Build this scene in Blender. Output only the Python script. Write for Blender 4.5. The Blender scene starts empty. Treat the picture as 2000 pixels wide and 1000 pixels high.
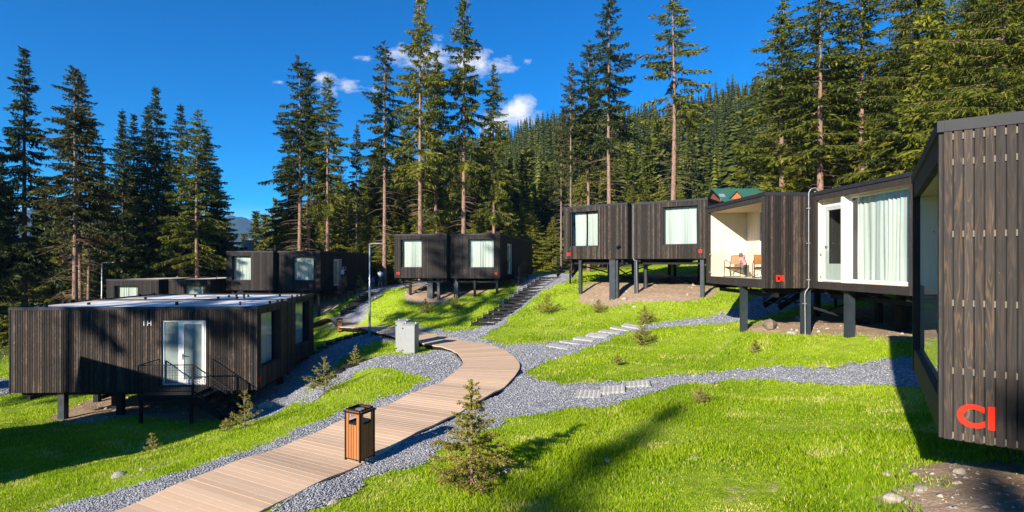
import bpy, math, random
import numpy as np
from mathutils import Vector, Matrix

random.seed(7)
RNG = np.random.default_rng(7)
SC = bpy.context.scene
COL = SC.collection
R = math.radians

# ------------------------------------------------------------------ camera, sky, sun, exposure
F = 1.0            # focal length in half-frame widths (90 degree field of view)
HY = 512.0         # horizon row of the photograph (of 1000)
cam_d = bpy.data.cameras.new('camera')
cam = bpy.data.objects.new('camera', cam_d)
COL.objects.link(cam)
cam.location = (0, 0, 0)
cam.rotation_euler = (R(90), 0, 0)
cam_d.sensor_width = 36.0
cam_d.lens = 18.0 * F
cam_d.shift_y = (HY - 500.0) / 2000.0
cam_d.clip_start = 0.05
cam_d.clip_end = 12000
SC.camera = cam

SUN_AZ = (0.562, 0.827)       # horizontal direction the light travels
SUN_EL = 23.5
_c, _s = math.cos(R(SUN_EL)), math.sin(R(SUN_EL))
SUND = Vector((SUN_AZ[0] * _c, SUN_AZ[1] * _c, -_s)).normalized()
sl = bpy.data.lights.new('sun', 'SUN')
sl.energy = 5.0
sl.angle = R(0.53)
sl.color = (1.0, 0.90, 0.76)
sun = bpy.data.objects.new('sun', sl)
COL.objects.link(sun)
sun.rotation_euler = SUND.to_track_quat('-Z', 'Y').to_euler()
sun.location = (-20, -30, 30)

world = bpy.data.worlds.new('World')
SC.world = world
world.use_nodes = True
wt = world.node_tree
for n in list(wt.nodes):
    wt.nodes.remove(n)


class NT:
    """small helper round a node tree"""
    def __init__(s, t):
        s.t = t

    def n(s, typ, **kw):
        nd = s.t.nodes.new(typ)
        for k, v in kw.items():
            if k.startswith('i_'):
                nd.inputs[k[2:].replace('_', ' ')].default_value = v
            else:
                setattr(nd, k, v)
        return nd

    def l(s, a, b):
        s.t.links.new(a, b)

    def put(s, sock, v):
        if hasattr(v, 'is_output') or isinstance(v, bpy.types.NodeSocket):
            s.l(v, sock)
        elif v is not None:
            sock.default_value = v

    def math(s, op, a, b=None, c=None, clamp=False):
        nd = s.n('ShaderNodeMath', operation=op, use_clamp=clamp)
        s.put(nd.inputs[0], a)
        if b is not None:
            s.put(nd.inputs[1], b)
        if c is not None:
            s.put(nd.inputs[2], c)
        return nd.outputs[0]

    def vmath(s, op, a, b=None):
        nd = s.n('ShaderNodeVectorMath', operation=op)
        s.put(nd.inputs[0], a)
        if b is not None:
            s.put(nd.inputs[1], b)
        return nd.outputs['Value'] if op in ('LENGTH', 'DISTANCE', 'DOT_PRODUCT') else nd.outputs[0]

    def ramp(s, fac, stops, interp='LINEAR'):
        nd = s.n('ShaderNodeValToRGB')
        nd.color_ramp.interpolation = interp
        el = nd.color_ramp.elements
        while len(el) < len(stops):
            el.new(0.5)
        for e, (p, c) in zip(el, stops):
            e.position = p
            e.color = (*c, 1) if len(c) == 3 else c
        s.put(nd.inputs[0], fac)
        return nd.outputs[0]

    def noise(s, vec, scale, detail=3, rough=0.55, dist=0.0):
        nd = s.n('ShaderNodeTexNoise')
        nd.inputs['Scale'].default_value = scale
        nd.inputs['Detail'].default_value = detail
        nd.inputs['Roughness'].default_value = rough
        nd.inputs['Distortion'].default_value = dist
        if vec is not None:
            s.l(vec, nd.inputs['Vector'])
        return nd.outputs['Fac']

    def mix(s, fac, a, b, mode='MIX'):
        nd = s.n('ShaderNodeMix', data_type='RGBA', blend_type=mode)
        s.put(nd.inputs[0], fac)
        for sock, v in ((nd.inputs[6], a), (nd.inputs[7], b)):
            if isinstance(v, tuple):
                v = (*v, 1) if len(v) == 3 else v
            s.put(sock, v)
        return nd.outputs[2]

    def mapping(s, vec, scale=(1, 1, 1), loc=(0, 0, 0)):
        nd = s.n('ShaderNodeMapping')
        nd.inputs['Scale'].default_value = scale
        nd.inputs['Location'].default_value = loc
        s.l(vec, nd.inputs['Vector'])
        return nd.outputs[0]

    def bump(s, h, strength=0.5, dist=0.01):
        nd = s.n('ShaderNodeBump')
        nd.inputs['Strength'].default_value = strength
        nd.inputs['Distance'].default_value = dist
        s.l(h, nd.inputs['Height'])
        return nd.outputs[0]


W = NT(wt)
sky = W.n('ShaderNodeTexSky')
sky.sky_type = 'NISHITA'
sky.sun_disc = False
sky.sun_elevation = R(SUN_EL)
sky.sun_rotation = math.atan2(-SUN_AZ[0], -SUN_AZ[1]) % (2 * math.pi)
sky.altitude = 900
sky.air_density = 1.0
sky.dust_density = 0.0
sky.ozone_density = 4.0
hs = W.n('ShaderNodeHueSaturation')
hs.inputs['Saturation'].default_value = 1.8
hs.inputs['Hue'].default_value = 0.508
W.l(sky.outputs[0], hs.inputs['Color'])
tc = W.n('ShaderNodeTexCoord')
sep = W.n('ShaderNodeSeparateXYZ')
W.l(tc.outputs['Generated'], sep.inputs[0])
ydir = W.math('MAXIMUM', sep.outputs[1], 0.05)
kx = W.math('DIVIDE', sep.outputs[0], ydir)
kz = W.math('DIVIDE', sep.outputs[2], ydir)
cmb = W.n('ShaderNodeCombineXYZ')
W.l(kx, cmb.inputs[0]); W.l(kz, cmb.inputs[1])
nz = W.noise(W.mapping(cmb.outputs[0], (1, 1.5, 1)), 17, 8, 0.66, 0.5)
mask = None
for (px, py, rx, ry, dens) in ((838, 112, 75, 34, 1.0), (915, 118, 60, 30, 1.0), (978, 126, 34, 17, 1.0), (716, 116, 20, 11, 0.9),
                               (672, 172, 50, 17, 0.8), (625, 152, 26, 12, 0.75), (545, 161, 20, 8, 0.8), (1010, 220, 56, 34, 1.25), (960, 240, 50, 30, 1.2),
                               (1032, 118, 14, 7, 0.5), (780, 105, 46, 20, 0.8)):
    m = W.mapping(cmb.outputs[0], (1000 / rx, 1000 / ry, 1), (-(px - 1000) / rx, -(HY - py) / ry, 0))
    d = W.vmath('LENGTH', m)
    v = W.math('MULTIPLY', W.math('SUBTRACT', 1.0, d), dens)
    mask = v if mask is None else W.math('MAXIMUM', mask, v)
cl = W.math('ADD', W.math('ADD', mask, -0.06), W.math('MULTIPLY', W.math('SUBTRACT', nz, 0.5), 3.4))
cfac = W.math('MULTIPLY', W.math('SMOOTH_MIN', W.math('MULTIPLY', cl, 0.95, clamp=True), 1.0, 0.2, clamp=True), W.math('GREATER_THAN', sep.outputs[1], 0.05))
cfac = W.math('MULTIPLY', cfac, W.math('MULTIPLY', W.math('ADD', mask, 0.55), 3.0, clamp=True), clamp=True)
ccol = W.ramp(W.noise(cmb.outputs[0], 26, 4), [(0.3, (3.3, 3.7, 4.6)), (0.65, (6.0, 6.0, 6.0))])
skyc = W.mix(cfac, hs.outputs[0], ccol)
bg = W.n('ShaderNodeBackground')
bg.inputs['Strength'].default_value = 0.086
W.l(skyc, bg.inputs['Color'])
wo = W.n('ShaderNodeOutputWorld')
W.l(bg.outputs[0], wo.inputs[0])

SC.view_settings.view_transform = 'Standard'
SC.view_settings.look = 'None'
SC.view_settings.exposure = 1.1
SC.view_settings.gamma = 1.0
SC.view_settings.use_curve_mapping = False
SC.cycles.max_bounces = 8
SC.cycles.transparent_max_bounces = 16
SC.cycles.volume_bounces = 0
SC.cycles.caustics_reflective = False
SC.cycles.caustics_refractive = False


# ------------------------------------------------------------------ materials
def newmat(name):
    m = bpy.data.materials.new(name)
    m.use_nodes = True
    t = m.node_tree
    for n in list(t.nodes):
        t.nodes.remove(n)
    N = NT(t)
    out = N.n('ShaderNodeOutputMaterial')
    b = N.n('ShaderNodeBsdfPrincipled')
    N.l(b.outputs[0], out.inputs[0])
    return m, N, b, out


def attr(N, name='tone'):
    a = N.n('ShaderNodeAttribute')
    a.attribute_name = name
    return a.outputs['Fac']


def objco(N):
    return N.n('ShaderNodeTexCoord').outputs['Object']


def setb(N, b, color=None, rough=0.6, metal=0.0, spec=0.5, normal=None):
    N.put(b.inputs['Base Color'], (*color, 1) if isinstance(color, tuple) else color)
    N.put(b.inputs['Roughness'], rough)
    b.inputs['Metallic'].default_value = metal
    b.inputs['Specular IOR Level'].default_value = spec
    if normal is not None:
        N.l(normal, b.inputs['Normal'])


def mat_plain(name, color, rough=0.6, metal=0.0, spec=0.5, var=0.12, scale=3.0, bump=0.0):
    m, N, b, o = newmat(name)
    nz = N.noise(objco(N), scale, 5, 0.6)
    dark = tuple(c * (1 - var) for c in color)
    light = tuple(min(1, c * (1 + var)) for c in color)
    col = N.ramp(nz, [(0.3, dark), (0.7, light)])
    nrm = N.bump(N.noise(objco(N), scale * 12, 4), bump, 0.01) if bump else None
    rv = N.math('ADD', N.math('MULTIPLY', nz, 0.2), rough - 0.1)
    setb(N, b, col, rv, metal, spec, nrm)
    return m


def mat_charred(name, lo, hi, worn, grain=1.0, knots=True):
    """burnt timber boards: each board its own tone, long grain, pale worn streaks"""
    m, N, b, o = newmat(name)
    tone = attr(N)
    co = objco(N)
    off = N.n('ShaderNodeCombineXYZ')
    N.l(N.math('MULTIPLY', tone, 57.0), off.inputs[0]); N.l(N.math('MULTIPLY', tone, 31.0), off.inputs[2])
    v = N.vmath('ADD', co, off.outputs[0])
    g = N.noise(N.mapping(v, (1, 1, 0.045)), 75 * grain, 4, 0.6, 0.4)
    rings = N.noise(N.mapping(v, (1, 1, 0.085)), 15 * grain, 2, 0.5, 0.5)
    rr = N.math('FRACT', N.math('MULTIPLY', rings, 9.0))
    rr = N.math('ABSOLUTE', N.math('SUBTRACT', rr, 0.5))
    big = N.noise(v, 2.2, 3, 0.6)
    base = N.ramp(tone, [(0.0, lo), (0.55, tuple((a + c) / 2 for a, c in zip(lo, hi))), (0.85, hi), (1.0, tuple(min(1, c * 1.35) for c in hi))])
    base = N.mix(N.math('MULTIPLY', N.math('SUBTRACT', g, 0.42, clamp=True), 2.4, clamp=True), base, hi)
    wf = N.math('MULTIPLY', N.math('SUBTRACT', N.math('ADD', rr, N.math('MULTIPLY', big, 0.7)), 0.62, clamp=True), 3.2, clamp=True)
    wf = N.math('MULTIPLY', wf, N.math('MULTIPLY', N.math('SUBTRACT', tone, 0.12, clamp=True), 1.5, clamp=True))
    col = N.mix(wf, base, worn)
    if knots:
        vo = N.n('ShaderNodeTexVoronoi', feature='F1')
        vo.inputs['Scale'].default_value = 3.2
        N.l(N.mapping(v, (1.2, 1.2, 0.8)), vo.inputs['Vector'])
        kf = N.math('LESS_THAN', vo.outputs['Distance'], 0.055)
        col = N.mix(N.math('MULTIPLY', kf, 0.7), col, (0.17, 0.11, 0.075))
    h = N.math('ADD', g, N.math('MULTIPLY', rr, 0.5))
    setb(N, b, col, 0.72, 0, 0.18, N.bump(h, 0.5, 0.004))
    return m


M = {}
M['slat'] = mat_charred('charred_slats', (0.012, 0.010, 0.0095), (0.047, 0.038, 0.033), (0.17, 0.115, 0.078))
M['slat_near'] = mat_charred('charred_boards_near', (0.020, 0.017, 0.0165), (0.054, 0.046, 0.043), (0.17, 0.105, 0.062), 0.8, True)
M['slat_shaded'] = mat_charred('charred_slats_shaded', (0.013, 0.011, 0.012), (0.034, 0.029, 0.028), (0.07, 0.055, 0.045))  # darker slats: tree shade over the farther cabins is put into the colour
M['beam'] = mat_charred('charred_beam', (0.020, 0.017, 0.018), (0.045, 0.038, 0.037), (0.08, 0.06, 0.045), 0.6, False)
M['backing'] = mat_plain('black_backing', (0.008, 0.008, 0.009), 0.8)
M['fascia'] = mat_plain('dark_metal_fascia', (0.020, 0.022, 0.028), 0.62, 0.0, 0.28, 0.15, 4)
M['steel'] = mat_plain('dark_painted_steel', (0.024, 0.032, 0.042), 0.4, 0.0, 0.6, 0.2, 5)
M['black_steel'] = mat_plain('black_painted_steel', (0.010, 0.010, 0.012), 0.65, 0.0, 0.2, 0.2, 6)
M['spacer'] = mat_plain('pale_wood_spacer', (0.17, 0.15, 0.125), 0.8, 0, 0.1)
M['red'] = mat_plain('red_painted_letters', (0.72, 0.022, 0.006), 0.6, 0.0, 0.2, 0.05)
M['white_paint'] = mat_plain('white_painted_frame', (0.78, 0.78, 0.76), 0.4, var=0.03)
M['white_vinyl'] = mat_plain('white_vinyl_letters', (0.62, 0.66, 0.72), 0.5, var=0.03)
M['cab_grey'] = mat_plain('light_grey_cabinet_paint', (0.27, 0.285, 0.285), 0.55, 0, 0.25, var=0.06, scale=5)
M['galv'] = mat_plain('galvanised_steel', (0.50, 0.52, 0.55), 0.35, 0.6, 0.5, 0.12, 8)
M['frosted'] = mat_plain('frosted_door_glass', (0.22, 0.27, 0.26), 0.12, 0, 0.8, 0.12, 2.0)
M['dark_room'] = mat_plain('dark_interior', (0.05, 0.045, 0.04), 0.8)
M['rubber'] = mat_plain('black_rubber', (0.02, 0.02, 0.02), 0.7)
M['bag'] = mat_plain('black_bin_liner', (0.015, 0.015, 0.016), 0.3)
M['concrete'] = mat_plain('pale_concrete_slab', (0.36, 0.355, 0.335), 0.85, var=0.18, scale=9, bump=0.4)
M['bark_house'] = mat_plain('cream_render', (0.62, 0.55, 0.42), 0.8)
M['red_roof'] = mat_plain('red_metal_roof', (0.26, 0.05, 0.035), 0.5)
M['brown_roof'] = mat_plain('red_brown_roof', (0.22, 0.07, 0.045), 0.55)
M['green_roof'] = mat_plain('green_metal_roof', (0.028, 0.115, 0.075), 0.5)
M['orange_wood'] = mat_plain('orange_stained_wood', (0.45, 0.13, 0.04), 0.6)
M['pale_house'] = mat_plain('pale_house_wall', (0.55, 0.58, 0.62), 0.7)
M['skin'] = mat_plain('skin', (0.55, 0.30, 0.20), 0.55, var=0.05)
M['hair'] = mat_plain('dark_hair', (0.045, 0.022, 0.012), 0.5, var=0.3, scale=30)
M['hair_brown'] = mat_plain('brown_hair', (0.11, 0.05, 0.025), 0.5, var=0.4, scale=30)
M['pink'] = mat_plain('pink_cotton', (0.62, 0.22, 0.30), 0.8)
M['white_cloth'] = mat_plain('white_cotton', (0.70, 0.72, 0.78), 0.8)
M['blue_cloth'] = mat_plain('blue_cotton', (0.08, 0.16, 0.42), 0.8)
M['navy_cloth'] = mat_plain('dark_leggings', (0.015, 0.017, 0.024), 0.8)
M['denim'] = mat_plain('blue_denim', (0.05, 0.09, 0.18), 0.8)
M['teal'] = mat_plain('teal_shoe', (0.15, 0.45, 0.47), 0.6)
M['leather'] = mat_plain('tan_leather', (0.40, 0.16, 0.05), 0.45, var=0.2, scale=8)
M['white_membrane'] = mat_plain('white_roof_sheet', (0.80, 0.80, 0.78), 0.5, var=0.05)


def mat_membrane():
    m, N, b, o = newmat('grey_roof_membrane')
    co = objco(N)
    n1 = N.noise(N.mapping(co, (0.35, 1.0, 1)), 1.6, 5, 0.6, 0.5)
    col = N.ramp(n1, [(0.35, (0.50, 0.45, 0.39)), (0.55, (0.62, 0.55, 0.47)), (0.72, (0.46, 0.34, 0.24))])
    setb(N, b, col, 0.75, 0, 0.15, N.bump(N.noise(co, 30, 3), 0.1, 0.01))
    return m


def mat_ply(name, c1, c2):
    m, N, b, o = newmat(name)
    co = objco(N)
    g = N.noise(N.mapping(co, (1, 1, 0.12)), 9, 4, 0.6, 0.6)
    col = N.ramp(g, [(0.3, c1), (0.7, c2)])
    vo = N.n('ShaderNodeTexVoronoi', feature='F1')
    vo.inputs['Scale'].default_value = 2.3
    N.l(co, vo.inputs['Vector'])
    col = N.mix(N.math('MULTIPLY', N.math('LESS_THAN', vo.outputs['Distance'], 0.05), 0.6), col, (0.30, 0.16, 0.08))
    setb(N, b, col, 0.55, 0, 0.35, N.bump(g, 0.1, 0.004))
    return m


def mat_curtain():
    m, N, b, o = newmat('mint_linen_curtain')
    co = objco(N)
    g = N.noise(co, 220, 2)
    col = N.ramp(N.noise(N.mapping(co, (6, 6, 0.4)), 2.2, 3), [(0.3, (0.43, 0.475, 0.455)), (0.7, (0.50, 0.54, 0.52))])
    setb(N, b, col, 0.85, 0, 0.2, N.bump(g, 0.15, 0.002))
    tr = N.n('ShaderNodeBsdfTranslucent')
    N.l(col, tr.inputs['Color'])
    mx = N.n('ShaderNodeMixShader')
    mx.inputs[0].default_value = 0.18
    N.l(b.outputs[0], mx.inputs[1]); N.l(tr.outputs[0], mx.inputs[2]); N.l(mx.outputs[0], o.inputs[0])
    return m


def mat_glass(name, tint=(0.86, 0.93, 0.90), ior=1.5, boost=0.0):
    m, N, b, o = newmat(name)
    N.t.nodes.remove(b)
    fr = N.n('ShaderNodeFresnel')
    fr.inputs['IOR'].default_value = ior
    g = N.n('ShaderNodeBsdfGlossy')
    g.inputs['Roughness'].default_value = 0.005
    g.inputs['Color'].default_value = (1, 1, 1, 1)
    t = N.n('ShaderNodeBsdfTransparent')
    t.inputs['Color'].default_value = (*tint, 1)
    mx = N.n('ShaderNodeMixShader')
    ge = N.n('ShaderNodeNewGeometry')
    f = N.math('MULTIPLY', N.math('ADD', fr.outputs[0], boost, clamp=True), N.math('SUBTRACT', 1.0, ge.outputs['Backfacing']))
    N.l(f, mx.inputs[0]); N.l(t.outputs[0], mx.inputs[1]); N.l(g.outputs[0], mx.inputs[2]); N.l(mx.outputs[0], o.inputs[0])
    return m


def mat_boards():
    m, N, b, o = newmat('larch_deck_boards')
    tone = attr(N)
    co = objco(N)
    off = N.n('ShaderNodeCombineXYZ')
    N.l(N.math('MULTIPLY', tone, 91.0), off.inputs[2])
    v = N.vmath('ADD', co, off.outputs[0])
    g = N.noise(N.mapping(v, (1.2, 1.2, 1)), 5, 4, 0.6, 0.5)
    fine = N.noise(v, 60, 3, 0.7)
    base = N.ramp(tone, [(0.0, (0.53, 0.365, 0.235)), (0.5, (0.58, 0.41, 0.27)), (1.0, (0.65, 0.47, 0.315))])
    col = N.mix(N.math('MULTIPLY', N.math('SUBTRACT', g, 0.45, clamp=True), 2.0, clamp=True), base, (0.64, 0.46, 0.31))
    col = N.mix(N.math('MULTIPLY', N.math('SUBTRACT', fine, 0.5, clamp=True), 1.2, clamp=True), col, (0.44, 0.31, 0.22))
    stain = N.noise(co, 0.8, 4, 0.65)
    col = N.mix(N.math('MULTIPLY', N.math('SUBTRACT', stain, 0.52, clamp=True), 2.0, clamp=True), col, (0.55, 0.42, 0.33))
    setb(N, b, col, 0.7, 0, 0.2, N.bump(fine, 0.2, 0.003))
    return m


def mat_larch(name, a, c):
    m, N, b, o = newmat(name)
    tone = attr(N)
    g = N.noise(N.mapping(objco(N), (1, 1, 0.08)), 60, 4, 0.6)
    col = N.mix(N.math('MULTIPLY', g, 0.6), N.ramp(tone, [(0, a), (1, c)]), tuple(x * 0.6 for x in a))
    setb(N, b, col, 0.6, 0, 0.2)
    return m


def mat_gravel(name, stone=False):
    m, N, b, o = newmat(name)
    co = objco(N)
    if stone:
        col = N.ramp(attr(N), [(0, (0.11, 0.118, 0.135)), (0.45, (0.225, 0.235, 0.26)), (0.8, (0.34, 0.35, 0.375)), (1, (0.62, 0.62, 0.62))])
        setb(N, b, col, 0.75, 0, 0.35, N.bump(N.noise(co, 90, 3), 0.3, 0.004))
        return m
    vo = N.n('ShaderNodeTexVoronoi', feature='F1')
    vo.inputs['Scale'].default_value = 24
    N.l(co, vo.inputs['Vector'])
    vs = N.n('ShaderNodeSeparateColor')
    N.l(vo.outputs['Color'], vs.inputs[0])
    col = N.ramp(vs.outputs[0], [(0, (0.13, 0.138, 0.155)), (0.5, (0.24, 0.25, 0.275)), (1, (0.38, 0.39, 0.415))])
    big = N.noise(co, 0.9, 4, 0.6)
    col = N.mix(N.math('MULTIPLY', N.math('SUBTRACT', big, 0.52, clamp=True), 2.2, clamp=True), col, (0.21, 0.22, 0.13))
    h = N.math('SUBTRACT', 1.0, vo.outputs['Distance'])
    setb(N, b, col, 0.8, 0, 0.3, N.bump(h, 1.0, 0.03))
    return m


def mat_ground():
    m, N, b, o = newmat('meadow_soil')
    co = objco(N)
    dirt = attr(N, 'dirt')
    wood = attr(N, 'wood')
    n1 = N.noise(co, 0.7, 5, 0.6)
    n2 = N.noise(co, 6, 5, 0.65)
    n3 = N.noise(co, 30, 4, 0.7)
    green = N.ramp(n2, [(0.25, (0.14, 0.21, 0.012)), (0.5, (0.26, 0.36, 0.018)), (0.75, (0.36, 0.45, 0.03))])
    green = N.mix(N.math('MULTIPLY', N.math('SUBTRACT', n1, 0.5, clamp=True), 2.2, clamp=True), green, (0.20, 0.235, 0.05))
    soil = N.ramp(N.math('ADD', N.math('MULTIPLY', n2, 0.6), N.math('MULTIPLY', n3, 0.4)), [(0.3, (0.19, 0.125, 0.08)), (0.5, (0.36, 0.26, 0.175)), (0.72, (0.50, 0.40, 0.30))])
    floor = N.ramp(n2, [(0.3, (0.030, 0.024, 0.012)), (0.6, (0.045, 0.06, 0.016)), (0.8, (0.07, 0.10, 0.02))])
    f = N.math('MULTIPLY', N.math('SUBTRACT', N.math('ADD', dirt, N.math('MULTIPLY', N.math('SUBTRACT', n2, 0.5), 0.9)), 0.38), 5.0, clamp=True)
    col = N.mix(f, green, soil)
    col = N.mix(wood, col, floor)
    h = N.math('ADD', N.math('MULTIPLY', n2, 0.7), N.math('MULTIPLY', n3, 0.5))
    setb(N, b, col, 0.9, 0, 0.15, N.bump(h, 0.8, 0.06))
    return m


def mat_leafy(name, stops, transl=0.35, rand=0.12, rough=0.6):
    m, N, b, o = newmat(name)
    tone = attr(N)
    oi = N.n('ShaderNodeObjectInfo')
    t = N.math('ADD', tone, N.math('MULTIPLY', N.math('SUBTRACT', oi.outputs['Random'], 0.5), rand * 2))
    col = N.ramp(t, stops)
    setb(N, b, col, rough, 0, 0.15)
    tr = N.n('ShaderNodeBsdfTranslucent')
    N.l(col, tr.inputs['Color'])
    mx = N.n('ShaderNodeMixShader')
    mx.inputs[0].default_value = transl
    N.l(b.outputs[0], mx.inputs[1]); N.l(tr.outputs[0], mx.inputs[2]); N.l(mx.outputs[0], o.inputs[0])
    return m


def mat_bark(name, a, c):
    m, N, b, o = newmat(name)
    co = objco(N)
    n = N.noise(N.mapping(co, (1, 1, 0.3)), 9, 5, 0.65)
    col = N.ramp(n, [(0.3, a), (0.7, c)])
    setb(N, b, col, 0.85, 0, 0.2, N.bump(n, 0.6, 0.03))
    return m


M['membrane'] = mat_membrane()
M['ply'] = mat_ply('pale_spruce_plywood', (0.62, 0.53, 0.42), (0.72, 0.63, 0.51))
M['ply_tan'] = mat_ply('tan_ceiling_plywood', (0.55, 0.40, 0.26), (0.66, 0.50, 0.34))
M['curtain'] = mat_curtain()
M['glass'] = mat_glass('window_glass', (0.93, 0.97, 0.95))
M['balustrade'] = mat_glass('balustrade_glass', (0.96, 0.985, 0.975), 1.5)
M['boards'] = mat_boards()
M['larch'] = mat_larch('orange_larch_slats', (0.36, 0.135, 0.045), (0.48, 0.20, 0.075))
M['gravel'] = mat_gravel('crushed_stone')
M['stone'] = mat_gravel('crushed_stone_pieces', True)
M['ground'] = mat_ground()
M['blade'] = mat_leafy('grass_blades', [(0, (0.12, 0.235, 0.006)), (0.5, (0.300, 0.445, 0.008)), (0.85, (0.45, 0.575, 0.018)), (1, (0.62, 0.60, 0.18))], 0.45, 0.0, 0.5)
M['needle'] = mat_leafy('spruce_needles', [(0, (0.030, 0.050, 0.008)), (0.5, (0.115, 0.135, 0.015)), (0.85, (0.22, 0.225, 0.024)), (1, (0.22, 0.19, 0.05))], 0.3, 0.16)
M['needle_dark'] = mat_leafy('dark_spruce_needles', [(0, (0.014, 0.028, 0.009)), (0.5, (0.042, 0.062, 0.014)), (0.85, (0.085, 0.105, 0.02)), (1, (0.12, 0.11, 0.03))], 0.2, 0.14)
M['needle_young'] = mat_leafy('young_spruce_needles', [(0, (0.11, 0.12, 0.018)), (0.5, (0.28, 0.27, 0.04)), (0.85, (0.42, 0.38, 0.07)), (1, (0.52, 0.44, 0.10))], 0.25, 0.1)
M['needle_light'] = mat_leafy('sunlit_spruce_needles', [(0, (0.06, 0.080, 0.011)), (0.5, (0.19, 0.205, 0.020)), (0.85, (0.33, 0.32, 0.035)), (1, (0.34, 0.28, 0.07))], 0.38, 0.16)  # paler young growth, brightened further to carry sunlight the understorey lacks
M['needle_rust'] = mat_leafy('browning_spruce_needles', [(0, (0.025, 0.040, 0.010)), (0.5, (0.060, 0.066, 0.018)), (0.85, (0.12, 0.10, 0.03)), (1, (0.20, 0.12, 0.05))], 0.22, 0.1)
M['needle_far'] = mat_leafy('hill_forest_needles', [(0, (0.030, 0.045, 0.008)), (0.5, (0.080, 0.098, 0.013)), (0.85, (0.145, 0.155, 0.022)), (1, (0.20, 0.20, 0.035))], 0.2, 0.14)
M['bark'] = mat_bark('pinkish_spruce_bark', (0.11, 0.068, 0.05), (0.33, 0.215, 0.16))
M['bark_grey'] = mat_bark('grey_spruce_bark', (0.10, 0.075, 0.06), (0.27, 0.21, 0.17))
M['bark_dark'] = mat_bark('dark_spruce_bark', (0.055, 0.035, 0.028), (0.15, 0.095, 0.07))
M['soil_rock'] = mat_plain('earth_coated_rock', (0.20, 0.155, 0.115), 0.9, var=0.3, scale=9, bump=0.6)
M['rock'] = mat_plain('pale_rock', (0.34, 0.30, 0.245), 0.85, var=0.25, scale=7, bump=0.5)
M['mountain'] = mat_plain('far_forested_slope', (0.012, 0.026, 0.014), 0.95, 0, 0.05, 0.6, 0.012)


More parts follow.
